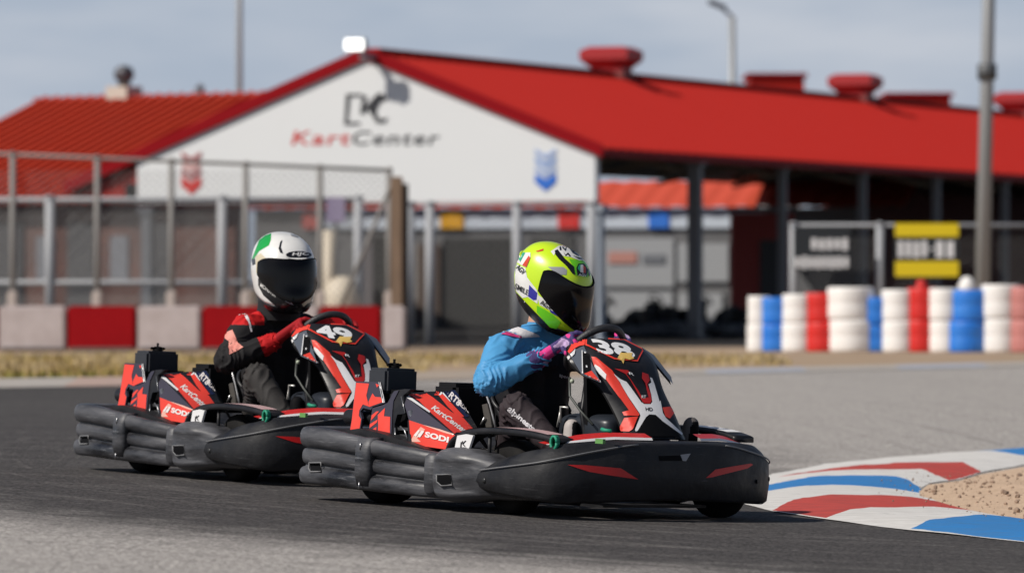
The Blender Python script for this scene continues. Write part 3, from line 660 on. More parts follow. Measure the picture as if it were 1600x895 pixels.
# poles
def pole(label, px, Y, h, r0, r1, lean=0.0, head=False, name='pole', collar=None, cat='pole'):
    P = empty(name, label, cat, (at(px, 446, Y).x, Y, 0)); m = mat('pole_grey', (0.33, 0.34, 0.345), 0.5, metal=0.3)
    b = MB(); b.tube([(lean * z, 0, z) for z in (0, h * 0.5, h)], [r0, (r0 + r1) / 2, r1], m, 14); b.box((0, 0, 0.03), (r0 * 4, r0 * 4, 0.06), m); b.build('shaft', P)
    if collar: b = MB(); b.lathe([(r0 * 1.25, 0), (r0 * 1.25, 0.25)], (lean * collar, 0, collar), (0, 0, 1), mat('pole_collar', (0.08, 0.085, 0.09), 0.5), 14); b.build('collar', P)
    if head:
        b = MB(); b.tube([(0, 0, h), (-0.25, 0, h + 0.22)], 0.05, m, 8); b.box((-0.42, 0, h + 0.33), (0.55, 0.3, 0.14), mat('lamp_head', (0.07, 0.075, 0.09), 0.5), Matrix.Rotation(R(22), 3, 'Y'), 0.03); b.build('lamp_head', P)
    return P
pole('thin tall pole rising behind the left slope of the clubhouse roof', 374, 140, 12, 0.085, 0.075)
pole('distant street lamp with a dark tilted head above the red ridge', 1144, 160, 8.55, 0.12, 0.09, head=True, name='street_lamp', cat='lamp')
pole('tall grey pole with a dark collar standing behind the tyre wall at the right', 1533, 91.3, 9.5, 0.125, 0.09, 0.022, name='tall_pole', collar=4.3)

# signs on the right fence
def sign(label, px0, px1, y0, y1, Y, base, bars):
    s = FPX / Y; cx, cy = (px0 + px1) / 2, (y0 + y1) / 2
    E = empty('fence_sign', label, 'sign', (at(cx, cy, Y).x, Y, at(cx, cy, Y).z))
    b = MB(); b.box((0, 0, 0), ((px1 - px0) / s, 0.04, (y1 - y0) / s), base); b.build('panel', E)
    for (x0, x1, a, c, m, nm) in bars:
        b = MB(); b.box((((x0 + x1) / 2 - cx) / s, -0.03, -((a + c) / 2 - cy) / s), ((x1 - x0) / s, 0.02, (c - a) / s), m); b.build(nm, E)
    return E
BLK = mat('sign_board_black', (0.018, 0.022, 0.026), 0.5); YEL = mat('sign_yellow', (0.80, 0.60, 0.01), 0.5); LW = mat('letter_white', (0.75, 0.75, 0.76), 0.6)
def letters(x0, x1, a, c, n, seed):
    rs = random.Random(seed); w = (x1 - x0) / n; o = []
    for k in range(n): o.append((x0 + k * w + w * .14, x0 + (k + 1) * w - w * .16, a + rs.uniform(0, 2), c - rs.uniform(0, 2), LW, 'letter'))
    return o
sign('black fence sign with two lines of small white lettering', 1240, 1329, 356, 421, 92.2, BLK, letters(1266, 1326, 372, 391, 5, 1) + letters(1241, 1327, 400, 420, 8, 2))
sign('black fence sign with yellow bars above and below white lettering', 1398, 1498, 349, 433, 92.2, BLK, [(1398.5, 1497.5, 349, 370, YEL, 'yellow_bar'), (1398.5, 1497.5, 408, 432, YEL, 'yellow_bar')] + letters(1401, 1450, 376, 403, 4, 3) + [(1452, 1458, 387, 391, LW, 'letter')] + letters(1460, 1493, 376, 403, 2, 4))
for px, Y, y, r, m, lab in ((1511, 89, 440, 0.14, TW, 'small white rounded marker beside the foot of the tall grey pole'), (1440, 89, 440, 0.085, TRD, 'small red marker below the yellow barred sign')):
    b = MB(); b.lathe([(r * 0.6, 0), (r * 0.7, 0.9), (r, 1.0), (r, 1.12), (r * 0.5, 1.25), (0.01, 1.27)] if px > 1500 else [(r * .8, 0), (r, 0.9), (r, 1.05), (r * .8, 1.08), (0.01, 1.09)], (0, 0, 0), (0, 0, 1), m, 14); b.v = [Vector((v.x, v.y, v.z * (.9 if px > 1500 else 1))) for v in b.v]; o = b.build('marker_post', label=lab, cat='marker'); o.location = (at(px, y, Y).x, Y, 0)

# ------------------------------------------------------------------ the racing kart (local axes: x forward, y left, z up)
TH = math.atan(TILT)
def kart_matrix(x, y, a): return Matrix.Translation((x, y, gz(x, y) + 0.004)) @ Matrix.Rotation(TH * bank(y), 4, 'Y') @ Matrix.Rotation(-a, 4, 'Z')
KM = kart_matrix(0.109, 25.4, R(50)); KMi = KM.inverted(); KM3 = KMi.to_3x3()
def kray(px, py):
    o, d = cam_ray(px, py); return KMi @ o, (KM3 @ d).normalized()
def tr(px, py, l, k=0.0, zr=0.35, ns=0.0):
    """traced photograph point on the kart-local plane  y = l + k*(z-zr) + ns*x"""
    o, d = kray(px, py); t = (l + k * (o.z - zr) + ns * o.x - o.y) / (d.y - k * d.z - ns * d.x); return o + d * t
def C1(*p): return [(460 + x / 7.273, 560 + y / 7.273) for x, y in p]
def C2(*p): return [(600 + x / 7.273, 580 + y / 7.273) for x, y in p]
def C5(*p): return [(860 + x / 7.273, 510 + y / 7.273) for x, y in p]
def C6(*p): return [(860 + x / 7.273, 600 + y / 7.273) for x, y in p]
def C8(*p): return [(820 + x / 4.0, 660 + y / 4.0) for x, y in p]

def hit(bvh, o, d, off):
    h = bvh.ray_cast(o, d)
    if h[0] is None:          # just past the silhouette: settle on the nearest edge of the part
        t = max(0.0, -o.dot(d)); h = bvh.find_nearest(o + d * t)
        if h[0] is None: return None
        t = (h[0] - o).dot(d); h = bvh.find_nearest(o + d * t)
        if h[3] > .03: return None
    n = h[1] if h[1].dot(d) < 0 else -h[1]
    return h[0] + n * off
def decal(mb, bvh, poly, m, off=0.0015, step=4.0, ray=None, mirror=False):
    """thin sticker: a traced outline laid onto the real surface of a part"""
    ray = ray or kray; vs, fs = poly2d(poly, step); P = [hit(bvh, *ray(v.x, v.y), off) for v in vs]
    idx = {}; V = []
    for i, p in enumerate(P):
        if p is not None: idx[i] = len(V); V.append(Vector((p.x, -p.y, p.z)) if mirror else p)
    F = [[idx[i] for i in f] for f in fs if all(i in idx for i in f)]
    F = [f for f in F if max((V[f[0]] - V[f[1]]).length, (V[f[1]] - V[f[2]]).length, (V[f[2]] - V[f[0]]).length) < 0.12]
    mb.add(V, F, m, True)
def split_tris(V, F, mxl):
    bm = bmesh.new(); vs = [bm.verts.new((x, y, 0)) for x, y in V]
    for f in F:
        try: bm.faces.new([vs[i] for i in f])
        except ValueError: pass
    bmesh.ops.triangulate(bm, faces=bm.faces)
    for _ in range(5):
        e = [x for x in bm.edges if x.calc_length() > mxl]
        if not e: break
        bmesh.ops.subdivide_edges(bm, edges=e, cuts=1); bmesh.ops.triangulate(bm, faces=bm.faces)
    bm.verts.index_update(); V2 = [(v.co.x, v.co.y) for v in bm.verts]; F2 = [[v.index for v in f.verts] for f in bm.faces]; bm.free(); return V2, F2
def lettering(mb, bvh, txt, p0, w, u, m, off=0.003, ray=None, bold=0.02, shear=0.0, mx=6.0):
    ray = ray or kray; V, F = text_mesh(txt, bold, shear)
    V = [(p0[0] + w[0] * a + u[0] * b, p0[1] + w[1] * a + u[1] * b) for a, b in V]; V, F = split_tris(V, F, mx)
    P = [hit(bvh, *ray(x, y), off) for x, y in V]
    idx = {}; V3 = []
    for i, p in enumerate(P):
        if p is not None: idx[i] = len(V3); V3.append(p)
    mb.add(V3, [[idx[i] for i in f] for f in F if all(i in idx for i in f)], m)

def word(parent, bvh, txt, p0, w, u, m, off=0.003, ray=None, **k):
    b = MB(); lettering(b, bvh, txt, p0, w, u, m, off, ray, **k)
    if b.f: return b.build('lettering', parent)

PLA = mat('black_plastic', (0.011, 0.011, 0.013), 0.36, var=0.55, vscale=7, var_col=(0.030, 0.030, 0.032), rvar=0.3, bump=0.25, bscale=24, detail=8, spec=0.3, scratch=0.4, scol=(0.12, 0.12, 0.125))
SCUF = mat('scuffed_plastic', (0.012, 0.0125, 0.015), 0.24, var=0.9, vscale=5, var_col=(0.105, 0.105, 0.115), rvar=0.4, bump=0.16, bscale=28, detail=10, stretch=(0.5, 1, 2.2), scratch=0.75, scol=(0.26, 0.26, 0.27))
BLKG = mat('gloss_black', (0.012, 0.012, 0.014), 0.3, spec=0.25, var=0.3, vscale=10, var_col=(0.04, 0.04, 0.045), rvar=0.2)
KRED = mat('kart_red', (0.80, 0.055, 0.032), 0.36, var=0.25, vscale=12, var_col=(0.62, 0.05, 0.04), rvar=0.2)
KDRED = mat('kart_dark_red', (0.50, 0.022, 0.02), 0.35)
KWHT = mat('kart_white', (0.80, 0.79, 0.79), 0.38, var=0.2, vscale=14, var_col=(0.6, 0.59, 0.59)); KGRY = mat('kart_slate', (0.12, 0.135, 0.165), 0.4)
NAVY = mat('kart_navy', (0.040, 0.036, 0.055), 0.4); NAV2 = mat('sticker_navy', (0.012, 0.018, 0.06), 0.35); PINK = mat('worn_strip', (0.62, 0.45, 0.45), 0.4, var=0.4, vscale=9, var_col=(0.40, 0.12, 0.12))
RUB = mat('tyre_rubber', (0.012, 0.0115, 0.0115), 0.8, var=0.3, vscale=12, var_col=(0.028, 0.025, 0.022), spec=0.15); RIM = mat('rim_metal', (0.30, 0.27, 0.25), 0.45, metal=0.7)
ALU = mat('aluminium', (0.45, 0.45, 0.46), 0.35, metal=0.9); GOLD = mat('gold_sticker', (0.78, 0.50, 0.10), 0.35, var=0.4, vscale=30, var_col=(0.80, 0.62, 0.30)); GRN = mat('green_strap', (0.01, 0.26, 0.15), 0.6)
BLK0 = mat('deep_black', (0.006, 0.006, 0.007), 0.7, spec=0.08); SEATM = mat('seat_shell', (0.018, 0.018, 0.02), 0.4, rvar=0.2, vscale=9)

def path_sweep(mb, path, section, m, smooth=True, mats=None):
    """path: list of dicts x,y + anything; section(i, point)-> [(outward offset, z)]; outward is to the right of travel"""
    n = len(path); rings = []
    for i in range(n):
        a, c = path[max(0, i - 1)], path[min(n - 1, i + 1)]; d = Vector((c[0] - a[0], c[1] - a[1])).normalized(); o = Vector((d.y, -d.x))
        rings.append([Vector((path[i][0] + o.x * q, path[i][1] + o.y * q, z)) for q, z in section(i, path[i])])
    mb.ring_loft(rings, m, smooth, True, True); return rings

def build_kart(number):
    K = bpy.data.objects.new('racing_kart', None); COL.objects.link(K); K.empty_display_size = 0.3
    # --- front bumper: one moulded skirt round the nose, right side end -> nose -> left side end
    half = [(.34, -.655, .185, .215, .108), (.5, -.675, .205, .25, .095), (.66, -.68, .225, .285, .085), (.79, -.66, .245, .305, .076), (.875, -.58, .272, .325, .07), (.925, -.44, .302, .338, .076), (.962, -.25, .331, .346, .084), (.975, 0, .336, .347, .090)]
    full = half + [(a, -b_, c, d, e) for a, b_, c, d, e in half[-2::-1]]
    P = [tuple(p) for p in crom(full, 6)]
    def sec(i, p):
        zc, zt, zb = p[2], p[3], p[4]; e = min(1, min(i, len(P) - 1 - i) / 3.0); m_ = (zb + zc) / 2
        if e < 1: k = 0.55 + 0.45 * math.sin(e * math.pi / 2) ** .6; zb, zc, zt = m_ + (zb - m_) * k, m_ + (zc - m_) * k, m_ + (zc - m_) * k + (zt - zc) * e + 0.001
        return [(-.075, zb), (-.02, zb), (-.004, zb + .012), (.004, zb + (zc - zb) * .45), (0, zc - .012), (-.004, zc - .004), (-.008, zc), (-.03, zc + (zt - zc) * .55), (-.055, zt - .004), (-.062, zt), (-.10, zt - .003), (-.10, zt - .03), (-.075, zb + .03)]
    b = MB(); path_sweep(b, P, sec, PLA); B = b.bvh(); lamp = mat('slash_red', (0.62, 0.012, 0.012), 0.4)
    for x in (0, len(P) - 1): pass
    for pl in (C8((265, 262), (380, 265), (600, 285), (708, 354), (540, 330), (400, 306)), C8((1130, 345), (1190, 292), (1300, 272), (1410, 255), (1425, 262), (1390, 285), (1170, 340))): decal(b, B, pl, lamp, 0.002)
    decal(b, B, C8((835, 208), (975, 204), (985, 238), (840, 238)), BLK0, 0.002); decal(b, B, C8((970, 200), (1035, 192), (1006, 240), (985, 238)), mat('slot_grey', (0.33, 0.33, 0.34), 0.5), 0.002)  # slot as a dark patch with a paler grey triangle at its end
    # grey line along both flanks: crease highlight put into colour, with scuffing
    for s_ in (1, -1): b.tube([(p[0], p[1] * s_ - 0.004 * (1 if p[1] * s_ > 0 else -1) * -1, p[2] - .001) for p in P[2:37]], 0.0035, mat('scuff_highlight_edge', (0.16, 0.16, 0.165), 0.5), 6)
    for px, py in ((757, 750), (816, 751)): q = tr(px, py, -.672); b.lathe([(.011, 0), (.011, .004), (.004, .006)], q, (0, -1, 0), mat('bolt', (0.05, 0.05, 0.05), 0.4, metal=0.5), 10)
    for px, py in ((1182, 752), (1201, 748)): q = hit(B, *kray(px, py), 0.001) or Vector((.8, .6, .2)); b.lathe([(.010, 0), (.010, .003), (.003, .004)], q, (.6, .5, 0), BLK0, 8)
    b.build('front_bumper', K)
    # red and white trim on the bumper shelf
    for s_ in (1, -1):
        b = MB(); n = 14; V = []
        for i in range(n + 1):
            t = i / n; l = s_ * (-.60 + .46 * t); f = .735 + .165 * t
            zt_ = .318 + .030 * min(1, t * 1.6); hh = .024 * min(1, t * 2.2 + .15); V += [(f - .03, l, zt_ + hh + .004), (f + .020, l, zt_ + hh * .45), (f + .026, l, zt_)]
        for i in range(n): b.add([V[3 * i], V[3 * i + 1], V[3 * i + 4], V[3 * i + 3]], [[0, 1, 2, 3]], KDRED); b.add([V[3 * i + 1], V[3 * i + 2], V[3 * i + 5], V[3 * i + 4]], [[0, 1, 2, 3]], KWHT)
        b.build('shelf_trim', K)
    # --- side pods: blow moulded
    def pod(s_):
        b = MB(); st = crom([(.035, .045, .06, .560, .160), (.05, .085, .09, .556, .158), (.09, .118, .110, .558, .160), (.16, .138, .120, .562, .161), (.26, .136, .118, .560, .161), (.36, .112, .100, .553, .160), (.5, .085, .08, .55, .145), (.66, .06, .06, .56, .13), (.8, .03, .03, .57, .12)], 5)
        rings = []
        for f, a, c, l0, z0 in st:
            r = []
            for k in range(40):
                t = 2 * math.pi * k / 40; ct, s2 = math.cos(t), math.sin(t); x = abs(ct) ** .55 * (1 if ct > 0 else -1); z = abs(s2) ** .55 * (1 if s2 > 0 else -1)
                g = 0.0
                if ct > 0 and .06 < f < .42: zz = z * c / .11; g = .020 * (math.exp(-((zz - .42) / .10) ** 2) + math.exp(-((zz + .52) / .10) ** 2)) * min(1, (f - .06) / .06) * min(1, (.42 - f) / .1)
                r.append((f, s_ * -(l0 + a * x - g), z0 + c * z))
            rings.append(r)
        b.ring_loft(rings, SCUF, True, True, True)
        if s_ == 1:
            Bv = b.bvh(); decal(b, Bv, [(683, 742), (705, 741), (706, 757), (690, 757), (684, 752)], BLK0, 0.002, 3)
            b.tube([hit(Bv, *kray(x, y), 0.002) for x, y in ((683, 741), (706, 741), (707, 757), (690, 758), (683, 752), (683, 741))], .004, mat('scuff_highlight_edge', (0.16, 0.16, 0.165)), 6)
        return b.build('side_pod', K)
    pod(1); pod(-1)
    # upright end piece between the rear bumper and the pod
    for s_ in (1, -1):
        b = MB(); b.lathe([(.02, 0), (.05, .01), (.055, .05), (.055, .13), (.05, .17), (.03, .185)], (.02, s_ * -.60, .065), (0, 0, 1), SCUF, 18); b.build('bumper_end', K)
    # --- rear bumper: three stacked tubes wrapped round the tail
    hr = [(.06, -.60), (-.08, -.64), (-.25, -.662), (-.45, -.672), (-.68, -.672), (-.86, -.655), (-.965, -.585), (-1.01, -.42), (-1.02, 0)]
    hp = hr + [(a, -c) for a, c in hr[-2::-1]]; Q = [tuple(q) for q in crom(hp, 6)]; Q = Q[::-1]
    N = len(Q)
    def sec_r(i, p):
        t = max(0, min(1, (0.06 - p[0]) / 0.8)); Lb = [(.050 + .02 * t, .115 + .035 * t), (.122 + .038 * t, .180 + .052 * t), (.186 + .05 * t, .250 + .078 * t)]; out = []
        for k, (z0, z1) in enumerate(Lb):
            dep = (.060, .046, .062)[k]
            for a in range(-80, 81, 20): out.append((-.046 + dep * .78 * math.cos(R(a)) ** .5, (z0 + z1) / 2 + (z1 - z0) / 2 * math.sin(R(a)) / math.sin(R(80))))
        return [(-.11, Lb[0][0] + .01)] + out + [(-.11, Lb[2][1] - .01)]
    b = MB(); path_sweep(b, Q, sec_r, SCUF); Br = b.bvh()
    decal(b, Br, [(484, 723), (501, 723), (502, 736), (486, 736)], BLK0, 0.003, 3)
    hs = [hit(Br, *kray(x, y), 0.003) for x, y in ((484, 722), (502, 722), (503, 737), (486, 737), (483, 732), (484, 722))]
    if all(hs): b.tube(hs, .0045, mat('scuff_highlight_edge', (0.16, 0.16, 0.165)), 6)
    rb = b.build('rear_bumper', K)
    for s_ in (1, -1):
        b = MB(); rg = []
        for f in (-.46, -.45, -.37, -.36):
            w_ = 0.0 if f in (-.46, -.36) else .014
            rg.append([(f, s_ * -(.60), .085), (f, s_ * -(.658 + w_), .085), (f, s_ * -(.672 + w_), .14), (f, s_ * -(.672 + w_), .25), (f, s_ * -(.655 + w_), .295), (f, s_ * -.60, .30)])
        b.ring_loft(rg, SCUF, True, True, True)
        for z0 in (.275, .10): b.tube([(-.415, s_ * -.685, z0), (-.415, s_ * -.687, z0 - .03)], .004, ALU, 6)
        b.build('bumper_clamp', K)
    # tray over the rear bumper
    b = MB(); T_ = [(541, 672), (560, 669), (590, 675), (625, 687), (664, 701), (668, 709), (610, 702), (575, 694), (546, 683)]
    b.slab([tr(x, y, -.585) for x, y in T_], (0, .22, 0), PLA); b.build('cover_tray', K)
    # --- engine, its airbox and the printed covers
    b = MB(); b.box((-.50, -.29, .30), (.46, .22, .32), BLK0, None, .02); b.box((-.62, -.31, .46), (.16, .16, .1), BLK0)
    for k in range(5): b.box((-.40, -.47, .22 + .03 * k), (.16, .05, .012), mat('engine_fins', (0.09, 0.09, 0.095), 0.5, metal=0.6))
    b.tube([(-.30, -.50, .22), (-.24, -.52, .34), (-.30, -.50, .42)], .012, ALU, 8); b.build('engine', K)
    b = MB(); b.lathe([(.015, 0), (.034, .004), (.036, .10), (.03, .11), (.03, .2)], (-.87, -.40, .375), (1, 0, 0), BLKG, 20); b.build('muffler', K)
    b = MB(); b.box((-.650, -.325, .548), (.135, .185, .112), mat('airbox_black', (0.035, 0.038, 0.045), 0.35, rvar=0.15, spec=0.3), None, .012); ab = b.build('airbox', K)
    b = MB(); b.tube([(-.65, -.32, .602), (-.65, -.32, .615)], .026, BLK0, 12); b.box((-.65, -.32, .618), (.016, .085, .014), BLK0, None, .004); b.box((-.65, -.32, .621), (.06, .02, .014), BLK0, None, .004); b.tube([(-.65, -.32, .615), (-.65, -.32, .645)], .006, BLK0, 8); b.build('cap', ab)
    def panel(outline, l, k, m, name, decs, th=.012, par=K):
        b = MB(); b.slab([tr(x, y, l, k) for x, y in outline], (0, th, 0), m); Bv = b.bvh()
        for pl, mm in decs: decal(b, Bv, pl, mm, 0.0015, 5)
        return b, Bv
    b, Bv = panel(C1((700, 258), (965, 268), (992, 400), (1018, 505), (890, 545), (870, 582), (780, 560), (748, 600), (768, 680), (745, 835), (625, 835), (650, 700), (670, 500), (690, 350)), -.475, .25, NAVY, 'p',
        [(C1((705, 275), (850, 285), (820, 420), (850, 545), (780, 520), (740, 590), (735, 650), (760, 690), (738, 825), (634, 825), (655, 700), (692, 380)), KRED), (C1((890, 395), (920, 435), (985, 440), (1002, 495), (850, 550), (845, 490)), KRED),
         (C1((958, 270), (975, 270), (1020, 470), (1022, 500), (1005, 500), (985, 400)), KWHT), (C1((925, 285), (965, 300), (940, 330)), KRED)])
    b.build('engine_cover', K)
    b, Bv = panel(C1((885, 562), (1010, 525), (1060, 500), (1130, 370), (1185, 362), (1125, 480), (1112, 600), (1100, 873), (1095, 960), (830, 930), (838, 873), (860, 720), (875, 640)), -.515, .25, NAVY, 'p',
        [(C1((950, 640), (1032, 560), (1020, 655), (1090, 662), (1085, 955), (945, 940), (955, 760)), KRED), (C1((880, 645), (935, 600), (965, 600), (872, 705)), KRED), (C1((860, 745), (950, 690), (940, 725), (856, 790)), KRED), (C1((850, 830), (935, 775), (925, 930), (838, 915)), KRED)])
    b.build('engine_cover', K)
    b = MB(); b.box((-.80, -.26, .42), (.09, .03, .08), KRED, None, .008); b.build('engine_cover', K)
    b = MB(); b.slab([tr(x, y, -.51, .25) for x, y in C2((75, 262), (130, 215), (235, 200), (300, 205), (218, 272), (240, 480), (150, 490), (120, 600), (128, 800), (48, 795), (72, 540))], (0, .03, 0), BLKG)
    b.tube([tr(x, y, -.512, .25) for x, y in C2((195, 285), (240, 470))], .0022, ALU, 5); b.tube([tr(x, y, -.512, .25) for x, y in C2((125, 640), (130, 800))], .003, ALU, 5); b.tube([tr(x, y, -.50, .25) for x, y in C2((185, 625), (235, 670), (265, 760))], .004, ALU, 6)
    b.slab([tr(x, y, -.53, .2) for x, y in C2((268, 555), (295, 560), (312, 800), (278, 805))], (0, .02, 0), BLKG); b.build('cover_frame', K)
    b = MB(); A, Bp, Cc, D = tr(627, 614, -.45), tr(712, 680, -.53), tr(748, 672, -.30), tr(712, 609, -.24); E, F_, G = tr(639, 656, -.53), tr(642, 694, -.54), tr(713, 704, -.545)
    def bil(a, c, d, e): return lambda u, v: a.lerp(c, u).lerp(e.lerp(d, u), v)
    b.grid(bil(A, Bp, Cc, D), 8, 8, BLKG); b.grid(bil(A, E, Bp, A.lerp(Bp, .5)), 4, 4, NAVY); b.grid(bil(E, F_, G, Bp), 6, 6, KRED)
    b.add([D, Cc, Cc + Vector((0, .12, -.15)), D + Vector((0, .12, -.2))], [[0, 1, 2, 3]], BLKG)
    Bv = b.bvh()
    decal(b, Bv, C2((255, 245), (430, 215), (560, 300), (760, 460), (900, 530), (1040, 685), (950, 700), (830, 728), (800, 710), (540, 480), (400, 340)), KRED, .0015, 4)
    decal(b, Bv, C2((575, 215), (625, 216), (910, 515), (880, 522), (800, 480), (720, 400)), KRED, .0015, 4)
    decal(b, Bv, C2((625, 214), (650, 214), (760, 345), (750, 345)), KWHT, .002, 4); decal(b, Bv, C2((212, 268), (258, 262), (525, 455), (515, 472)), KWHT, .002, 4)
    decal(b, Bv, C2((655, 214), (800, 216), (1060, 490), (925, 522)), NAV2, .0015, 4)
    decal(b, Bv, C2((300, 800), (340, 720), (420, 630), (470, 660), (380, 760), (420, 800)), mat('pale_red', (0.78, 0.42, 0.34), 0.3), .0012, 4)  # paler red patch low on the panel and strip along its top
    decal(b, Bv, C2((310, 560), (700, 700), (790, 722), (795, 712), (640, 660), (420, 600)), mat('pale_red', (0.78, 0.42, 0.34)), .0014, 4)
    sc_ = b.build('side_cover', K)
    w_ = mat('letter_off_white', (0.80, 0.74, 0.72), 0.4)
    word(sc_, Bv, 'KartCenter', (673, 639), (53, 39.5), (5.5, -6.5), w_, bold=.03, shear=.2); word(sc_, Bv, 'RT8', (700, 620), (16, 16), (6, -8), w_, bold=.03); word(sc_, Bv, 'RACING', (713, 631), (19, 15), (4, -5), w_, bold=.02); word(sc_, Bv, 'SODI', (664, 682.5), (37, 9), (1.6, -9), w_, bold=.045); b = MB()
    for pl in (C2((330, 290), (480, 290), (560, 350), (480, 345), (470, 380), (400, 330)), C2((400, 345), (450, 390), (440, 410), (385, 355))): decal(b, Bv, pl, mat('pale_red', (0.78, 0.42, 0.34)), .003, 4)
    for pl in (C2((345, 725), (395, 665), (415, 672), (370, 740)), C2((385, 740), (435, 670), (462, 682), (415, 750)), C2((395, 712), (430, 690), (438, 702), (402, 725))):
        b = MB(); decal(b, Bv, pl, w_, .003, 3); b.build('logo', sc_)
    b = MB(); b.slab([tr(x, y, -.602) for x, y in C2((832, 728), (930, 712), (1012, 728), (965, 873), (945, 890), (800, 885))], (0, .012, 0), KWHT); Bv = b.bvh(); st = b.build('white_sticker', K)
    b = MB()
    for pl in (C2((875, 800), (888, 800), (882, 860), (940, 862), (940, 872), (868, 870)), C2((890, 790), (902, 790), (898, 815), (925, 785), (938, 788), (905, 822), (930, 850), (915, 850), (895, 828))): b = MB(); decal(b, Bv, pl, BLK0, .002, 3); b.build('logo', st)
    # --- fender strips that arch from the covers to the nose
    for s_ in (1, -1):
        b = MB(); pr = crom([(f_, z_ + (.022 if s_ == -1 and f_ > .3 else 0)) for f_, z_ in [(.065, .27), (.085, .305), (.125, .336), (.20, .360), (.35, .375), (.55, .374), (.70, .362), (.79, .345)]], 5); rg = []
        for f, z in pr:
            t = (f + .01) / .8; w2 = .075 - .02 * t
            rg.append([(f, s_ * -(.52 + w2), z - .028), (f, s_ * -(.52 + w2), z - .006), (f, s_ * -(.52 + w2 * .8), z), (f, s_ * -(.52 - w2 * .8), z), (f, s_ * -(.52 - w2), z - .006), (f, s_ * -(.52 - w2), z - .028)])
        b.ring_loft(rg, BLKG, True, True, True)
        for i in range(len(rg) - 1):
            if .10 < pr[i][0] < .72: e = Vector((0, 0, .002)); b.add([Vector(rg[i][2]) + e, Vector(rg[i][3]) + e, Vector(rg[i + 1][3]) + e, Vector(rg[i + 1][2]) + e], [[0, 1, 2, 3]], PINK if s_ == 1 else (NAV2 if .60 < pr[i][0] < .63 else KWHT))
        b.tube([(.33, s_ * -.56, .35), (.33, s_ * -.56, .20)], .009, PLA, 6); b.build('side_fender', K)
    b = MB(); q = tr(868, 690, -.57)
    for a in range(3): b.tube([q + Vector((.02 * math.cos(t) + .006 * a, -.01 * a, .024 * math.sin(t) * (1 + .1 * a) - .002 * a)) for t in (k * .63 for k in range(11))], .007, GRN, 6)
    b.build('tie_strap', K); b = MB(); q = tr(945, 672, -.42); b.tube([q + Vector((-.02, 0, .004)), q, q + Vector((.03, .01, -.002))], .009, GRN, 6); b.build('tie_strap', K); b = MB(); q = tr(938, 689, -.5); b.box(q, (.05, .015, .02), mat('green_tab', (0.12, 0.30, 0.08), 0.6)); b.build('tab', K)
    # --- wheels
    for f, l, r, w, st_ in ((-.60, -.37, .142, .17, 0), (-.60, .37, .142, .17, 0), (.40, -.46, .163, .13, .12), (.62, .53, .158, .14, .12)):
        W = MB(); ax = Vector((math.sin(st_), math.cos(st_), 0)); c = Vector((f, l, r)) - ax * w / 2
        W.lathe([(.062, .01), (.07, -.002), (r * .84, 0), (r * .96, .016), (r, .035), (r, w - .035), (r * .96, w - .016), (r * .84, w), (.07, w + .002), (.062, w - .01)], c, ax, RUB, 36); wo_ = W.build('tyre', None)
        RMb = MB(); RMb.lathe([(.02, .02), (.03, .012), (.05, .03), (.066, .012), (.066, w - .012), (.05, w - .03), (.03, w - .012), (.02, w - .02)], c, ax, RIM, 24)
        we = bpy.data.objects.new('wheel', None); COL.objects.link(we); we.parent = K; we.empty_display_size = .1; wo_.parent = we; RMb.build('rim', we)
    # --- chassis
    b = MB(); b.box((.25, .02, .055), (1.05, .6, .012), PLA)
    for l in (-.33, .35): b.tube([(-.8, l, .09), (-.3, l, .075), (.6, l * .9, .075), (.72, l * .6, .09)], .016, BLKG, 10)
    b.tube([(-.58, -.5, .142), (-.58, .5, .142)], .02, ALU, 10); b.tube([(.50, -.48, .12), (.55, .48, .12)], .018, BLKG, 10); b.tube([(.72, -.22, .09), (.84, -.2, .2), (.84, .2, .2), (.72, .22, .09)], .014, BLKG, 8)
    b.box((.78, 0, .20), (.02, .34, .18), BLK0); b.build('chassis', K)
    # --- seat and the cowl behind it
    b = MB()
    def seat(u, v, o=0.0):
        th = R(-104 + 208 * u); zz = .085 + .47 * v - .17 * v * (1 - math.cos(th)) * .55; fb = -.06 - .17 * v - .0; rad = .205 + o
        return Vector((fb + rad * .92 * (1 - math.cos(th)) * (1.15 - .55 * v) - o, .05 + rad * math.sin(th) * (1 - .12 * (1 - v)), zz))
    b.grid(lambda u, v: seat(u, v), 28, 12, SEATM); b.grid(lambda u, v: seat(u, v, .012), 28, 12, SEATM)
    b.tube([seat(i / 28, 1, .006) for i in range(29)], .009, SEATM, 8)
    b.add([seat(i / 28, 0) for i in range(29)], [list(range(29))], SEATM)
    b.build('seat', K)
    b = MB(); b.tube([tr(x, y, -.175) for x, y in ((752, 603), (757, 607), (764, 628), (770, 650), (775, 670))], .0055, mat('seat_edge', (0.42, 0.42, 0.43), 0.3, metal=0.6), 8)
    b.slab([tr(x, y, -.19) for x, y in ((753, 632), (761, 630), (766, 650), (769, 672), (760, 672))], (0, .01, 0), mat('seat_bracket', (0.13, 0.12, 0.11), 0.4, metal=0.4)); b.tube([tr(757, 652, -.2), tr(749, 668, -.2)], .005, ALU, 6)
    b.build('seat_bracket', K)
    b = MB(); b.box((-.40, .07, .43), (.16, .60, .24), mat('cowl_black', (0.012, 0.012, 0.014), 0.5, spec=.2), None, .02); b.build('rear_cowl', K)
    # --- fuel tank between the knees
    TK = mat('tank_plastic', (0.020, 0.024, 0.032), 0.28, rvar=.15, spec=.35); b = MB(); rg = []
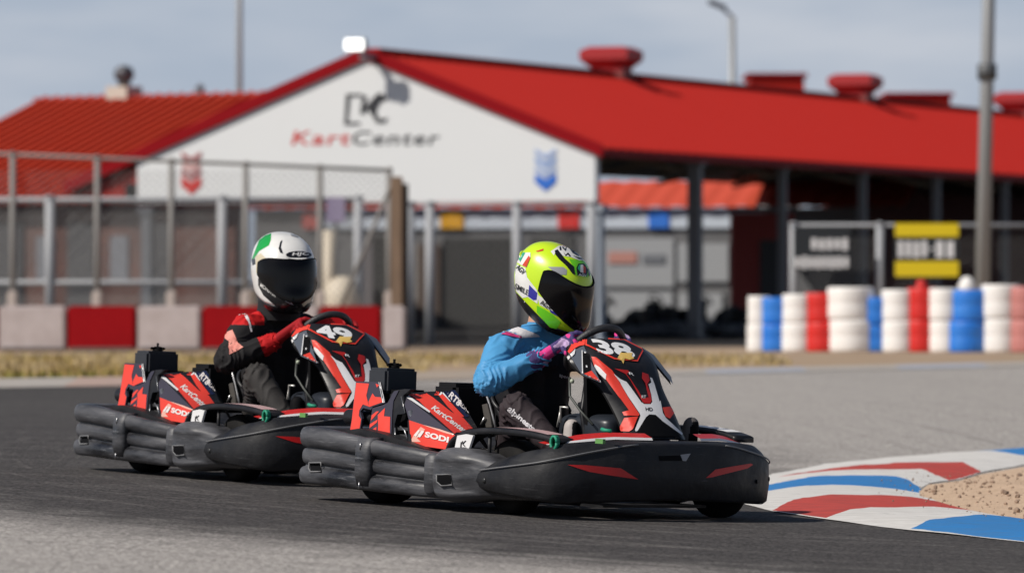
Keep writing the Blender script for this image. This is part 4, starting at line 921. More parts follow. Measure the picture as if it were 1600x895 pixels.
    for z, a, c in crom([(.13, .14, .10), (.15, .175, .125), (.25, .188, .132), (.39, .182, .126), (.428, .165, .11), (.442, .12, .075), (.445, .05, .03)], 4):
        rg.append([(.44 + a * abs(math.cos(t)) ** .38 * (1 if math.cos(t) > 0 else -1), -.01 + c * abs(math.sin(t)) ** .38 * (1 if math.sin(t) > 0 else -1), z) for t in (2 * math.pi * k / 36 for k in range(36))])
    b.ring_loft(rg, TK); b.lathe([(.03, 0), (.03, .03), (.042, .032), (.042, .06), (.03, .065)], (.38, -.05, .43), (0, 0, 1), BLKG, 16)
    b.tube([(.38, -.10, .435), (.385, -.138, .36), (.39, -.142, .20)], .005, mat('tank_hose', (0.09, 0.10, 0.11), 0.3), 6); b.build('fuel_tank', K)
    b = MB(); b.slab([(.50, -.15, .18), (.43, -.12, .60), (.40, -.10, .66), (.40, .22, .66), (.43, .26, .60), (.52, .30, .18)], (.02, 0, .004), BLK0)  # black slab added to fill the dark gap behind the fairing
    for l in (-.13, .25): b.tube([(.54, l, .08), (.44, l, .45), (.37, l * .5 + .03, .69)], .012, BLKG, 8)
    b.build('support_gap_fill', K)
    b = MB(); b.tube([(.36, -.14, .60), (.40, -.17, .52), (.46, -.16, .46), (.55, -.16, .40)], .006, mat('cable', (0.05, 0.055, 0.05), 0.5), 6); b.build('cable', K)
    b = MB(); b.lathe([(.004, 0), (.010, .003), (.010, .014), (.004, .018)], (.395, -.145, .585), (-.3, -1, 0), mat('pale_reservoir', (0.42, 0.46, 0.36), 0.4), 12); b.build('fluid_cap', K)
    b = MB(); b.tube([(.33, -.16, .40), (.33, -.16, .47), (.38, -.16, .468)], .006, mat('bright_wire', (0.6, 0.58, 0.55), 0.4, metal=0.6), 6); b.tube([(.31, -.16, .38), (.33, -.16, .455)], .005, mat('bright_wire', (0.6, 0.58, 0.55)), 6); b.build('gear_rod', K)
    for l in (-.17, .26):
        b = MB(); b.tube([(.70, l, .08), (.73, l, .30), (.72, l + .05, .30), (.72, l - .05, .30)], .009, ALU, 8); b.build('pedal', K)
    # --- steering
    Sx = Vector((.30, .05, .722)); axd = Vector((-.74, 0, .67)).normalized(); up = Vector((.67, 0, .74)).normalized(); sd_ = axd.cross(up)
    SW = MB(); N_ = 48; ro = .138
    rim_pts = []
    for k in range(N_):
        t = 2 * math.pi * k / N_ + .25; y_ = math.sin(t); x_ = math.cos(t); y2 = max(y_, -.80) * ro; rim_pts.append(Sx + sd_ * x_ * ro + up * y2)
    SW.tube(rim_pts + [rim_pts[0]], .0165, mat('wheel_grip', (0.03, 0.03, 0.032), 0.5, bump=.3, bscale=160), 10, False)
    for a in (R(90 - 100), R(90 + 100), R(-90)): SW.tube([Sx - axd * .03, Sx - axd * .02 + (sd_ * math.cos(a) + up * math.sin(a)) * .06, Sx + (sd_ * math.cos(a) + up * math.sin(a)) * (ro if a > -1.2 else ro * .8)], .010, ALU, 8)
    SW.lathe([(.045, 0), (.05, .02), (.03, .035)], Sx - axd * .035, axd, BLKG, 20); SW.build('steering_wheel', K)
    b = MB(); b.tube([Sx - axd * .03, Sx - axd * .34, (.62, .05, .16)], .012, BLKG, 10); b.build('steering_column', K)
    # --- front fairing with the number plate
    rows = [(.452, .772, .105, .085, .02, .03), (.480, .768, .125, .085, .03, .04), (.55, .717, .172, .05, .07, .04), (.620, .666, .160, .05, .10, .03), (.690, .565, .142, .035, .055, .0), (.782, .455, .137, .03, .05, 0), (.849, .350, .142, .022, .045, 0)]
    rw = crom(rows, 6); rg = []; nr = len(rw)
    ls = [-1, -.8, -.55, -.28, 0, .28, .55, .8, 1]
    for f, z, w, ws, ds, dz in rw:
        r = [(f - .03 - ds, -(w + ws), z - dz)] + [(f - .028 * abs(q) ** 2.4, q * w, z + .004 * (1 - abs(q))) for q in ls] + [(f - .03 - ds, w + ws, z - dz)]
        rg.append([Vector(p) for p in r])
    b = MB(); n = len(rg[0])
    b.ring_loft(rg, BLKG, True, False, False)
    b.ring_loft([[p + Vector((-.010, 0, -.004)) for p in r] for r in rg], BLK0, True, False, False)
    # rear wings folding back beside the wheel
    for s_ in (1, -1):
        W3 = [Vector((x.x, s_ * -abs(x.y), x.z)) for x in (tr(888, 551, -.25), tr(898, 548, -.20), tr(912, 540, -.17), tr(909, 585, -.26), tr(939, 598, -.21))]
        b.add([W3[0], W3[1], W3[2], W3[4], W3[3]], [[0, 1, 2], [0, 2, 4], [2, 3, 4]], KGRY); b.add([w + Vector((-.006, s_ * .006, -.004)) for w in (W3[0], W3[1], W3[2], W3[4], W3[3])], [[0, 1, 2], [0, 2, 4], [2, 3, 4]], BLK0)
    Bf = b.bvh()
    D_ = [(C6((790, 0), (1010, 345), (1000, 362), (838, 357), (818, 318), (890, 298), (760, 120), (640, 8)) [:0] + C5((468, 340), (520, 355), (700, 500), (775, 620)) + C6((880, 150), (1010, 345), (1000, 362), (838, 357), (818, 318), (890, 298), (760, 120)) + C5((640, 610), (500, 450)), KRED, 0),
          (C5((508, 428), (560, 460), (640, 545), (630, 605), (500, 480)), KWHT, 1), (C5((725, 480), (800, 515), (850, 540), (905, 610), (1045, 860)) + C6((1045, 205), (1070, 220), (1130, 222), (1148, 190), (1135, 110)) + C5((1095, 660), (1125, 610), (1108, 545), (1040, 522), (1035, 590), (1075, 645), (1105, 800), (1040, 700), (880, 500)), KDRED, 0),
          (C5((860, 540), (920, 515), (1010, 560), (1030, 600), (1065, 665), (1105, 800)) + C6((1105, 150), (1040, 160)) + C5((1000, 740), (905, 600)), BLKG, 1),
          (C5((715, 540), (790, 600), (860, 632), (905, 690), (1040, 880)) + C6((1035, 210), (1060, 232), (1135, 232), (1152, 205), (1140, 120)) + C5((1108, 660), (1140, 640), (1125, 580), (1150, 590), (1175, 655), (1235, 860)) + C6((1245, 190), (1272, 330), (1305, 385), (1495, 562), (1488, 582), (1270, 425), (1190, 352), (1120, 347), (1082, 378), (990, 530), (968, 540), (958, 522), (1020, 362), (1010, 335), (880, 145), (800, 10)) + C5((790, 640)), KWHT, 1),
          (C6((1120, 352), (1190, 358), (1268, 430), (1440, 560), (1500, 640), (1450, 700), (950, 700), (985, 545), (1080, 385)), BLK0, 0), (C6((842, 385), (992, 370), (935, 515), (895, 540), (768, 532)), KRED, 1), (C6((1268, 270), (1380, 255), (1440, 280), (1350, 395), (1300, 370)), KRED, 1),  # black patch under the arch paints the dark of an opening
          (C5((400, 128), (425, 128), (832, 148), (1060, 264), (988, 402), (720, 378), (398, 216)), KRED, 1), (C5((418, 144), (828, 162), (1036, 268), (975, 386), (726, 362), (416, 208)), BLKG, 2),
          (C5((262, 172), (398, 150), (390, 215), (330, 225), (285, 250), (215, 312), (198, 290)), KRED, 1), (C5((286, 255), (272, 320), (205, 384), (190, 350), (252, 290)), KWHT, 1),
          (C5((380, 545), (465, 510), (572, 642)), KRED, 2), (C5((362, 290), (445, 310), (455, 505), (372, 540)), BLK0, 1), (C5((355, 540), (372, 545), (582, 632), (572, 648), (352, 556)), KWHT, 3), (C5((352, 280), (362, 280), (368, 545), (356, 545)), KWHT, 3),
          (C5((380, 295), (402, 300), (400, 315), (382, 312)), KWHT, 3), (C5((400, 450), (415, 455), (420, 475), (402, 475)), KWHT, 3)]
    for pl, m, z in D_: decal(b, Bf, pl, m, .0028 + .0013 * z, 2.4)
    fr = b.build('front_fairing', K); Bf = b.bvh()
    word(fr, Bf, 'HD', C6((1082, 302))[0], (11, .6), (-.5, -5.5), BLK0, .0012, bold=.02); word(fr, Bf, 'R', C5((895, 545))[0], (8, 2), (-1, -4), KWHT, .0012); word(fr, Bf, 'RT', C5((1035, 815))[0], (7, 0), (0, -4.5), KWHT, .0012, bold=.02)
    b = MB(); lettering(b, Bf, number, (935.5, 551.5), (60, 9), (-14, -23), mat('number_white', (0.84, 0.84, 0.84), 0.4), .0012, bold=.04, mx=4); b.build('race_number', fr)
    b = MB(); decal(b, Bf, C5((795, 300), (835, 305), (930, 303), (920, 340), (950, 366), (898, 382), (842, 368), (826, 428), (805, 390), (748, 380), (775, 338)), GOLD, .0032, 3); b.build('star_sticker', fr)
    return K

def pose(o, M): o.matrix_world = M; return o
KA = build_kart('38'); pose(KA, KM)
tag(KA, 'leading red and black kart carrying number 38 on its front fairing', 'go-kart', 'racing karts')
KA.name = 'racing_kart'
KB = copy_tree(KA); KMB = kart_matrix(-1.165, 28.2, R(55)); pose(KB, KMB)
tag(KB, 'following red and black kart carrying number 49 on its front fairing', 'go-kart')
fb = [c for c in KB.children if c.name.startswith('front_fairing')][0]; nb = [c for c in fb.children if c.name.startswith('race_number')][0]
bm_ = MB(); rows_b = BVHTree.FromPolygons([tuple(v.co) for v in fb.data.vertices], [list(p.vertices) for p in fb.data.polygons])
lettering(bm_, rows_b, '49', (935.5, 551.5), (60, 9), (-14, -23), mat('number_white', (0.84, 0.84, 0.84)), .0015, bold=.04, mx=4)
tmp = bm_.build('race_number', None); nb.data = tmp.data; bpy.data.objects.remove(tmp)

# ------------------------------------------------------------------ drivers (kart-local coordinates)
def capsule(mb, a, b_, ra, rb, m, seg=14):
    a, b_ = Vector(a), Vector(b_); d = b_ - a; Ln = max(1e-5, d.length)
    pr = [(max(.001, ra * math.sin(R(t))), -ra * math.cos(R(t))) for t in (0, 25, 50, 75)] + [(ra, 0)] + [(rb, Ln)] + [(max(.001, rb * math.sin(R(t))), Ln + rb * math.cos(R(t))) for t in (75, 50, 25, 0)]
    mb.lathe(pr, a, d if d.length > 1e-5 else (0, 0, 1), m, seg)
def fuse(mb, voxel, smooth, name):
    """one continuous skin over overlapping volumes"""
    o = mb.build('tmp'); md = o.modifiers.new('r', 'REMESH'); md.mode = 'VOXEL'; md.voxel_size = voxel
    s = o.modifiers.new('s', 'SMOOTH'); s.factor = .5; s.iterations = smooth
    bpy.context.view_layer.update()
    me = bpy.data.meshes.new_from_object(o.evaluated_get(bpy.context.evaluated_depsgraph_get())); me.name = name
    bpy.data.objects.remove(o); me.materials.clear()
    for p in me.polygons: p.use_smooth = True
    return me
def finish(me, name, parent, mats, pick, disp=None):
    for m in mats: me.materials.append(m)
    if disp:
        nr_ = [v.normal.copy() for v in me.vertices]
        for v, n in zip(me.vertices, nr_): v.co += n * disp(v.co)
    mi = [pick(p.center, p.normal) for p in me.polygons]; nv = len(me.vertices); K_ = len(mats)
    for _ in range(4):        # even out the seams between cloth colours
        cnt = np.zeros((nv, K_)); 
        for p, k in zip(me.polygons, mi):
            for v in p.vertices: cnt[v, k] += 1
        mi = [int(cnt[list(p.vertices)].sum(0).argmax()) for p in me.polygons]
    me.polygons.foreach_set('material_index', mi)
    me.update(); o = bpy.data.objects.new(name, me); COL.objects.link(o); o.parent = parent; return o
def seg_d(p, a, b_):
    a, b_ = Vector(a), Vector(b_); d = b_ - a; t = max(0, min(1, (p - a).dot(d) / d.length_squared)); return (p - a - d * t).length, t

def cloth(name, col, var_col=None, rough=0.75): return mat(name, col, rough, var=0.35, vscale=18, var_col=var_col, bump=0.12, bscale=120, spec=0.25)
BLUE = cloth('jacket_blue', (0.08, 0.31, 0.58), (0.055, 0.24, 0.48), .5); JBLK = cloth('jacket_black', (0.010, 0.010, 0.013)); PANT = cloth('plum_trousers', (0.040, 0.030, 0.034)); SKIN = mat('skin', (0.55, 0.30, 0.20), 0.5)
JWHT = cloth('jacket_white', (0.72, 0.70, 0.72)); JPNK = cloth('jacket_pink', (0.65, 0.05, 0.20)); GPUR = cloth('glove_purple', (0.055, 0.04, 0.13), (0.10, 0.06, 0.22)); GPNK = cloth('glove_pink', (0.75, 0.05, 0.27))
SUITB = cloth('suit_black', (0.014, 0.013, 0.014)); SUITR = cloth('suit_red', (0.55, 0.012, 0.014)); GREYP = cloth('charcoal_trousers', (0.042, 0.039, 0.038)); GRED = cloth('glove_red', (0.34, 0.008, 0.012), (0.22, 0.006, 0.01)); BALA = cloth('balaclava', (0.02, 0.02, 0.022))
PRNT = cloth('suit_print', (0.75, 0.32, 0.26), (0.55, 0.08, 0.07))

def wrinkle(jn, amp, lm=()):
    def f(p):
        w = 0.35
        for q, rad in jn:
            d = (p - Vector(q)).length / rad
            if d < 1: w += (1 - d) * 0.9
        best = None
        for a_, c_, k_ in lm:
            d_, t_ = seg_d(p, a_, c_)
            if d_ < .10 and (best is None or d_ < best[0]): best = (d_, t_, (c_ - a_).length, k_, (p - a_ - (c_ - a_) * t_).normalized())
        if best:            # folds run round the sleeve, bunching at elbow, wrist and knee
            _, t_, L_, k_, r_ = best; e_ = max(math.exp(-((t_ - 1) / .35) ** 2), .75 * math.exp(-(t_ / .3) ** 2))
            ph = 6.283 * (t_ * L_ / .115) + 9.0 * mnoise.noise(p * 5.2) + 5.0 * mnoise.noise(p * 11) + 2.6 * r_.x + 1.9 * r_.z
            s_ = math.sin(ph); f_ = (1 - abs(s_)) ** 1.5 - .35
            return amp * k_ * ((.30 + .85 * e_) * f_ * 1.5 + .5 * mnoise.noise(p * 13))
        n = mnoise.noise(Vector((p.x * 9 + p.z * 8, p.y * 10, p.z * 17 - p.x * 11))); n2 = mnoise.noise(p * 30); n3 = mnoise.noise(Vector((p.x * 20 - p.z * 10, p.y * 16 + 5, p.z * 26 + p.x * 12)))
        return amp * min(1.3, w) * ((1 - abs(n) * 3.0) * .9 + (.6 - abs(n3) * 2.2) * .5 + .25 * n2)
    return f

def hand(mb, sgn, Sx, up, axd, wrist, ang):
    """gloved hand closed on the rim; sgn -1 right hand, +1 left hand"""
    sd_ = Vector((0, 1, 0)); out = (sd_ * math.cos(ang) + up * math.sin(ang)); tan = (up * math.cos(ang) - sd_ * math.sin(ang)) * (1 if sgn > 0 else -1)
    if tan.z < 0: tan = -tan
    C = Sx + out * .138; w = Vector(wrist); m = SUITB
    pal = C + axd * .036 + out * .012
    for k, o in enumerate((-.034, -.012, .012, .034)):
        capsule(mb, w + tan * o * .45, pal + tan * o, .026 - .002 * abs(k - 1.5), .0165, m, 10)
    for k, o in enumerate((.036, .0125, -.0115, -.034)):
        c = C + tan * o * 1.02; rr = (.0320, .0335, .0325, .0300)[k]; fr = (.0120, .0125, .0120, .0105)[k]; pts = []
        for th in (62, 18, -30, -78, (-122, -132, -126, -112)[k]): pts.append(c + (out * math.cos(R(th)) + axd * math.sin(R(th))) * rr)
        pts = [pal + tan * o] + pts
        for i in range(len(pts) - 1): capsule(mb, pts[i], pts[i + 1], fr * (1.12 - .06 * i), fr * (1.06 - .06 * i), m, 10)
    th0 = w.lerp(pal, .45) + tan * .03 - out * .012; tp = [th0, C + tan * .050 + axd * .034 - out * .004, C + tan * .056 + axd * .024 - out * .026, C + tan * .055 - axd * .002 - out * .033]
    for i in range(3): capsule(mb, tp[i], tp[i + 1], .0155 - .0015 * i, .014 - .0015 * i, m, 10)

def boot(parent, heel, toe, ankle, m, m2, lab=None):
    mb = MB(); heel, toe, ankle = Vector(heel), Vector(toe), Vector(ankle)
    capsule(mb, heel, heel.lerp(toe, .55), .043, .046, m); capsule(mb, heel.lerp(toe, .5), toe, .046, .036, m); capsule(mb, heel.lerp(toe, .15), ankle, .045, .050, m)
    me = fuse(mb, .008, 4, 'boot'); d = (toe - heel).normalized(); sole_n = d.cross(Vector((0, 1, 0))).normalized()
    if sole_n.x < 0: sole_n = -sole_n
    return finish(me, 'boot', parent, [m, m2, BLK0], lambda c, n: 2 if n.dot(sole_n) > .72 else (1 if (c - heel).dot(d) > .13 else 0))

def driver(M, J, spec):
    P = bpy.data.objects.new('person', None); COL.objects.link(P); P.empty_display_size = .3
    mb = MB(); g = SUITB
    def cap(a, b_, ra, rb): capsule(mb, J.get(a, a) if isinstance(a, str) else a, J.get(b_, b_) if isinstance(b_, str) else b_, ra, rb, g)
    hp, ch, uc, nb = (Vector(J[k]) for k in ('hip', 'chest', 'upper', 'neck')); lat = Vector((0, 1, 0))
    for s_ in (-.07, .07): cap(hp + lat * s_, ch + lat * s_ * .95, .105, .118); cap(ch + lat * s_, uc + lat * s_ * 1.05, .118, .095)
    cap(uc, nb, .105, .066); cap(nb, 'head', .058, .055); cap(uc + lat * -.10, 'shR', .088, .074); cap(uc + lat * .10, 'shL', .088, .074)
    cap(nb, 'shR', .062, .066); cap(nb, 'shL', .062, .066)
    for s_ in 'RL':
        cap('sh' + s_, 'el' + s_, .078, .066); cap('el' + s_, 'wr' + s_, .066, .045)
        cap('hp' + s_, 'kn' + s_, .096, .074); cap('kn' + s_, 'an' + s_, .072, .048)
    me = fuse(mb, .0065, 18, 'body')
    jn = [(J['elR'], .16), (J['elL'], .16), (J['knR'], .2), (J['knL'], .2), (J['shR'], .14), (J['hpR'], .2), (J['wrR'], .12)]
    lm = [(Vector(J[a + s_]), Vector(J[c + s_]), w_) for s_ in 'RL' for a, c, w_ in (('sh', 'el', 1.0), ('el', 'wr', 1.15), ('hp', 'kn', .8), ('kn', 'an', .8))]
    body = finish(me, 'body', P, spec['mats'], spec['pick'](J), wrinkle(jn, spec.get('amp', .008), lm))
    Sx = Vector((.30, .05, .722)); axd = Vector((-.74, 0, .67)).normalized(); up = Vector((.67, 0, .74)).normalized()
    for s_, ang in ((-1, R(172)), (1, R(12))):
        mg = MB(); hand(mg, s_, Sx, up, axd, J['wrR' if s_ < 0 else 'wrL'], ang)
        wr = Vector(J['wrR' if s_ < 0 else 'wrL']); el = Vector(J['elR' if s_ < 0 else 'elL']); capsule(mg, wr, wr.lerp(el, .15), .042, .050, g)
        mh = fuse(mg, .0042, 3, 'glove'); wv = (wr - el).normalized()
        finish(mh, 'glove', P, spec['gl'], spec['glpick'](wr, wv))
    boot(P, *spec['bootR']); boot(P, *spec['bootL'])
    return P, body

# --- helmets
HPROF = crom([(-.158, .030, .105, .082), (-.150, .028, .130, .098), (-.120, .022, .152, .113), (-.075, .014, .165, .122), (-.025, .002, .168, .127), (.03, -.008, .164, .126), (.075, -.014, .150, .116), (.112, -.018, .122, .095), (.135, -.02, .085, .066), (.147, -.02, .045, .035), (.150, -.02, .004, .003)], 4)
HP_ = np.array(HPROF)
def hsurf(phi, z, off=0.0):
    c, lx, wy = (np.interp(z, HP_[:, 0], HP_[:, k]) for k in (1, 2, 3)); ct, st = math.cos(phi), math.sin(phi); e = .88
    x = abs(ct) ** e * (1 if ct > 0 else -1); y = abs(st) ** e * (1 if st > 0 else -1)
    chin = 0.016 * max(0, ct) ** 4 * math.exp(-((z + .10) / .05) ** 2)
    cut = 0
    return Vector((c + (lx + off) * x + chin, (wy + off) * y, z * (1 + off * 4)))
def helmet(P, H, shell_m, visor_m, vis, name='helmet', extra=None):
    """H places the helmet in kart-local space"""
    b = MB(); zs = [p[0] for p in HPROF]; n = 56; rg = []
    for z in zs: rg.append([hsurf(2 * math.pi * k / n, z) for k in range(n)])
    # rear lower edge rises to the nape: lower openings tilt down to the chin
    for r in rg:
        for p in r:
            t = max(0, (-.02 - p.z) / .14); back = max(0, min(1, (.10 - p.x) / .26)); p.z += .055 * t * back
    nl = sum(1 for z in zs if z < -.122); W_ = [[H @ p for p in r] for r in rg]
    b.ring_loft(W_[:nl + 1], HBLK, True, True, True); b.ring_loft(W_[nl:], shell_m, True, True, True)
    # spoiler and brow vents
    def pa(ph, z, o): return H @ hsurf(R(ph), z, o)
    b.ring_loft([[pa(180 + a, .075 - .004 * abs(a) / 10, .001), pa(180 + a, .060, .007), pa(180 + a, .045, .002)] for a in range(-42, 43, 7)], shell_m, True, True, True)
    v = MB(); fs, zt, zb = vis; nu, nv = 30, 12
    def vp(u, w_, o):
        ph = R(-fs + 2 * fs * u); q = abs(2 * u - 1); z0 = zb(q); z1 = zt(q); return H @ hsurf(ph, z0 + (z1 - z0) * w_, o)
    v.grid(lambda u, w_: vp(u, w_, .006), nu, nv, visor_m)
    rim = [vp(i / nu, 1, .004) for i in range(nu + 1)] + [vp(1, 1 - j / 6, .004) for j in range(1, 7)] + [vp(1 - i / nu, 0, .004) for i in range(1, nu + 1)] + [vp(0, j / 6, .004) for j in range(1, 7)]
    v.tube(rim, .0042, BLK0, 6, True)
    # skirt closing the visor onto the shell
    o2 = [vp(i / nu, 1, .006) for i in range(nu + 1)]; o1 = [vp(i / nu, 1, -.004) for i in range(nu + 1)]; v.add(o2 + o1, [[i, i + 1, nu + 2 + i, nu + 1 + i] for i in range(nu)], BLK0, True)
    return b, v

VIS = mat('visor_smoke', (0.004, 0.0035, 0.004), 0.12, spec=0.25)
NEON = mat('neon_yellow', (0.56, 0.80, 0.015), 0.3, coat=0.5); NGRN = mat('neon_green', (0.15, 0.62, 0.015), 0.3, coat=0.5); HWH = mat('helmet_white', (0.80, 0.79, 0.76), 0.3, coat=0.5, var=0.15, vscale=20); HBLK = mat('helmet_black', (0.010, 0.010, 0.012), 0.25, coat=0.4)
HBLU = mat('helmet_blue', (0.03, 0.03, 0.32), 0.3, coat=0.4); HRED = mat('helmet_red', (0.60, 0.06, 0.02), 0.3, coat=0.4); HTEAL = mat('flag_green', (0.03, 0.36, 0.22), 0.3); HGRY = mat('helmet_grey', (0.30, 0.31, 0.33), 0.3); HCRM = mat('helmet_cream', (0.62, 0.55, 0.40), 0.35); HGRN = mat('helmet_green', (0.015, 0.36, 0.06), 0.25, coat=0.6)
def head_matrix(c, yaw, pitch, roll, s): return Matrix.Translation(c) @ Matrix.Rotation(R(yaw), 4, 'Z') @ Matrix.Rotation(R(pitch), 4, 'Y') @ Matrix.Rotation(R(roll), 4, 'X') @ Matrix.Scale(s, 4)

# --- leading driver: sky blue jacket, neon helmet
JA = dict(hip=(-.11, .05, .25), chest=(-.12, .05, .50), upper=(-.09, .05, .67), neck=(-.09, .04, .775), head=(-.04, .04, .90), shR=(-.085, -.155, .715), shL=(-.05, .25, .715), elR=(.035, -.335, .565), elL=(.08, .42, .55), wrR=(.165, -.145, .680), wrL=(.19, .235, .685),
          hpR=(-.08, -.05, .22), hpL=(-.08, .15, .22), knR=(.14, -.255, .455), knL=(.22, .33, .45), anR=(.43, -.17, .22), anL=(.62, .28, .22))
def pickA(J):
    def f(c, n):
        da = min(seg_d(c, J['shR'], J['elR'])[0], seg_d(c, J['elR'], J['wrR'])[0], seg_d(c, J['shL'], J['elL'])[0], seg_d(c, J['elL'], J['wrL'])[0])
        dl = min(seg_d(c, J['hpR'], J['knR'])[0], seg_d(c, J['knR'], J['anR'])[0], seg_d(c, J['hpL'], J['knL'])[0], seg_d(c, J['knL'], J['anL'])[0])
        dt = min(seg_d(c, J['hip'], J['chest'])[0], seg_d(c, J['chest'], J['upper'])[0])
        if c.z > .835 and (Vector((c.x, c.y)) - Vector((-.03, .05))).length < .11: return 3
        if dl < .13 and dl < da and (c.z < .36 or dl < dt): return 2
        if da < .092 and da < dt * .95: return 0
        if c.z > .70 and c.x < .02: return 0
        return 1
    return f
def glA(wr, wv):
    def f(c, n):
        t = (c - wr).dot(wv); k = mnoise.noise(Vector((c.x * 20 + c.z * 14, c.y * 24, c.z * 22)))
        if t < -.015: return 0
        if -.01 < t < .055 and n.z < .75 and n.x < .75: return 1
        return 2 if k > .22 else (1 if k < -.25 else 0)
    return f
PA, bodyA = driver(KM, JA, dict(mats=[BLUE, JBLK, PANT, SKIN], pick=pickA, gl=[GPUR, GPNK, cloth('glove_lilac', (0.50, 0.36, 0.58))], glpick=glA,
    bootR=((.43, -.165, .20), (.415, -.165, .385), (.40, -.17, .24), mat('boot_grey', (0.22, 0.20, 0.20), 0.6, var=.4, vscale=20), mat('boot_light', (0.42, 0.38, 0.36), 0.6)), bootL=((.64, .29, .20), (.675, .305, .41), (.60, .28, .26), mat('boot_dark', (0.035, 0.034, 0.036), 0.6), mat('boot_toe', (0.10, 0.09, 0.085), 0.6))))
def H1(*p): return [(780 + x / 5.594, 360 + y / 5.594) for x, y in p]
def J1(*p): return [(720 + x / 4.262, 470 + y / 4.262) for x, y in p]
BB = BVHTree.FromPolygons([tuple(v.co) for v in bodyA.data.vertices], [list(p.vertices) for p in bodyA.data.polygons])
b = MB(); decal(b, BB, J1((218, 170), (285, 145), (345, 165), (430, 195), (510, 225), (525, 240), (440, 245), (400, 250), (330, 215), (262, 196)), JWHT, .004, 3); decal(b, BB, J1((258, 196), (330, 215), (402, 238), (400, 250), (340, 240), (268, 222)), JPNK, .0045, 3); b.build('shoulder_stripe', PA)
b = MB(); lettering(b, BB, 'alpinestars', J1((305, 735))[0], (50, 42), (6.5, -8.5), JWHT, .005, bold=.035, mx=3); b.build('trouser_lettering', PA)
b = MB(); lettering(b, BB, 'speed art', J1((650, 510))[0], (28, 7), (1.5, -7), JWHT, .005, bold=.01, mx=3); b.build('jacket_lettering', PA)
# raised collar
b = MB(); n_ = 28
def collar(t, h, o): a = R(-150 + 300 * t + 180); return Vector((-.078 + (.078 + o) * math.cos(a) + .02 * h / .06, .04 + (.080 + o) * math.sin(a), .785 + h - .018 * math.cos(a) * 0 + .01 * math.cos(a)))
b.grid(lambda u, w_: collar(u, .036 * w_, 0 + .004 * w_), n_, 4, BLUE); b.grid(lambda u, w_: collar(u, .036 * w_, -.008), n_, 4, BLUE); b.tube([collar(i / n_, .036, 0) for i in range(n_ + 1)], .006, BLUE, 6); b.build('collar', PA)
HA = head_matrix((.020, .040, 1.008), 17, 25, 4, 1.14)
bh, vh = helmet(PA, HA, NEON, VIS, (84, lambda q: .060 + .035 * q ** 1.6 - .03 * q ** 9, lambda q: -.108 + .098 * q ** 1.6))
Bh = bh.bvh()
for pl, m, z in [(H1((140, 290), (230, 330), (245, 410), (330, 520), (345, 570), (335, 640), (250, 580), (205, 590), (130, 510), (120, 430)), HWH, 0), (H1((330, 560), (400, 600), (560, 690), (560, 730), (450, 700), (355, 650)), HWH, 0),
                 (H1((265, 475), (335, 545), (328, 605), (300, 608), (255, 575)), HBLU, 1), (H1((440, 690), (540, 735), (545, 765), (450, 715)), HBLU, 1), (H1((330, 655), (400, 690), (470, 735), (540, 800), (500, 860), (440, 845), (330, 715)), NGRN, 0),
                 (H1((110, 515), (160, 548), (320, 715), (450, 850), (430, 880), (300, 770), (190, 650)), HBLK, 1), (H1((170, 235), (215, 195), (275, 195), (275, 240), (240, 325), (190, 300), (160, 280)), HWH, 1), (H1((170, 235), (215, 195), (232, 197), (188, 278)), HTEAL, 2), (H1((262, 222), (275, 240), (240, 322), (206, 305)), HRED, 2),
                 (H1((510, 82), (600, 88), (700, 130), (660, 142), (545, 118)), HRED, 0), (H1((318, 182), (388, 160), (386, 178), (336, 190)), HRED, 0), (H1((450, 185), (520, 135), (640, 128), (720, 185), (772, 262), (700, 262), (620, 232), (560, 225), (500, 172), (478, 220)), HWH, 0),
                 (H1((610, 250), (700, 262), (790, 280), (805, 330), (770, 410), (670, 392), (640, 310)), NGRN, 0), (H1((485, 178), (510, 168), (572, 248), (652, 318), (662, 388), (640, 380), (588, 312), (520, 250), (490, 212)), HBLK, 1), (H1((772, 345), (812, 295), (818, 335), (782, 405)), HBLK, 1),
                 (H1((425, 318), (560, 320), (592, 345), (588, 388), (540, 388), (480, 362)), HGRY, 0), (H1((672, 330), (690, 292), (740, 292), (772, 340), (765, 400), (682, 395)), HBLK, 1), (H1((682, 335), (695, 302), (708, 302), (705, 365)), HTEAL, 2), (H1((708, 302), (730, 302), (732, 375), (705, 365)), HWH, 2), (H1((730, 305), (752, 328), (752, 372), (732, 375)), HRED, 2),
                 (H1((525, 150), (535, 140), (545, 172), (530, 178)), HBLK, 1), (H1((550, 140), (575, 165), (585, 140), (592, 145), (580, 185), (550, 155)), HBLK, 1), (H1((600, 145), (640, 150), (690, 160), (715, 205), (690, 225), (640, 200)), HBLK, 1), (H1((560, 190), (580, 215), (600, 195), (625, 225), (612, 230), (598, 212), (580, 228)), HBLK, 1), (H1((640, 220), (700, 240), (750, 245), (745, 255), (690, 250)), HBLK, 1)]:
    decal(bh, Bh, pl, m, .0012 + .0010 * z, 2.5)
ha = bh.build('helmet', PA); vh.build('visor', ha)
word(ha, Bh, 'AGV', H1((358, 640))[0], (17, 10.5), (2.5, -7), HBLK, .0042, bold=.02, mx=3); word(ha, Bh, 'AGV', H1((150, 330))[0], (11, 11), (5, -6.5), HBLK, .0042, bold=.02, mx=3); word(ha, Bh, 'SMILE', H1((140, 505))[0], (20, 11), (2, -8), HBLK, .0042, bold=.01, mx=3); word(ha, Bh, 'AGV', H1((688, 398))[0], (12, 2), (.5, -4), HWH, .0045, bold=.02, mx=3)
b = MB(); q = HA @ hsurf(R(-6), -.118, .004)
b.box(HA @ hsurf(R(-8), -.112, .004), (.012, .05, .03), HGRY, HA.to_3x3().normalized(), .003); b.box(HA @ hsurf(R(10), -.112, .004), (.012, .03, .03), HGRY, HA.to_3x3().normalized(), .003); b.build('chin_vent', ha)
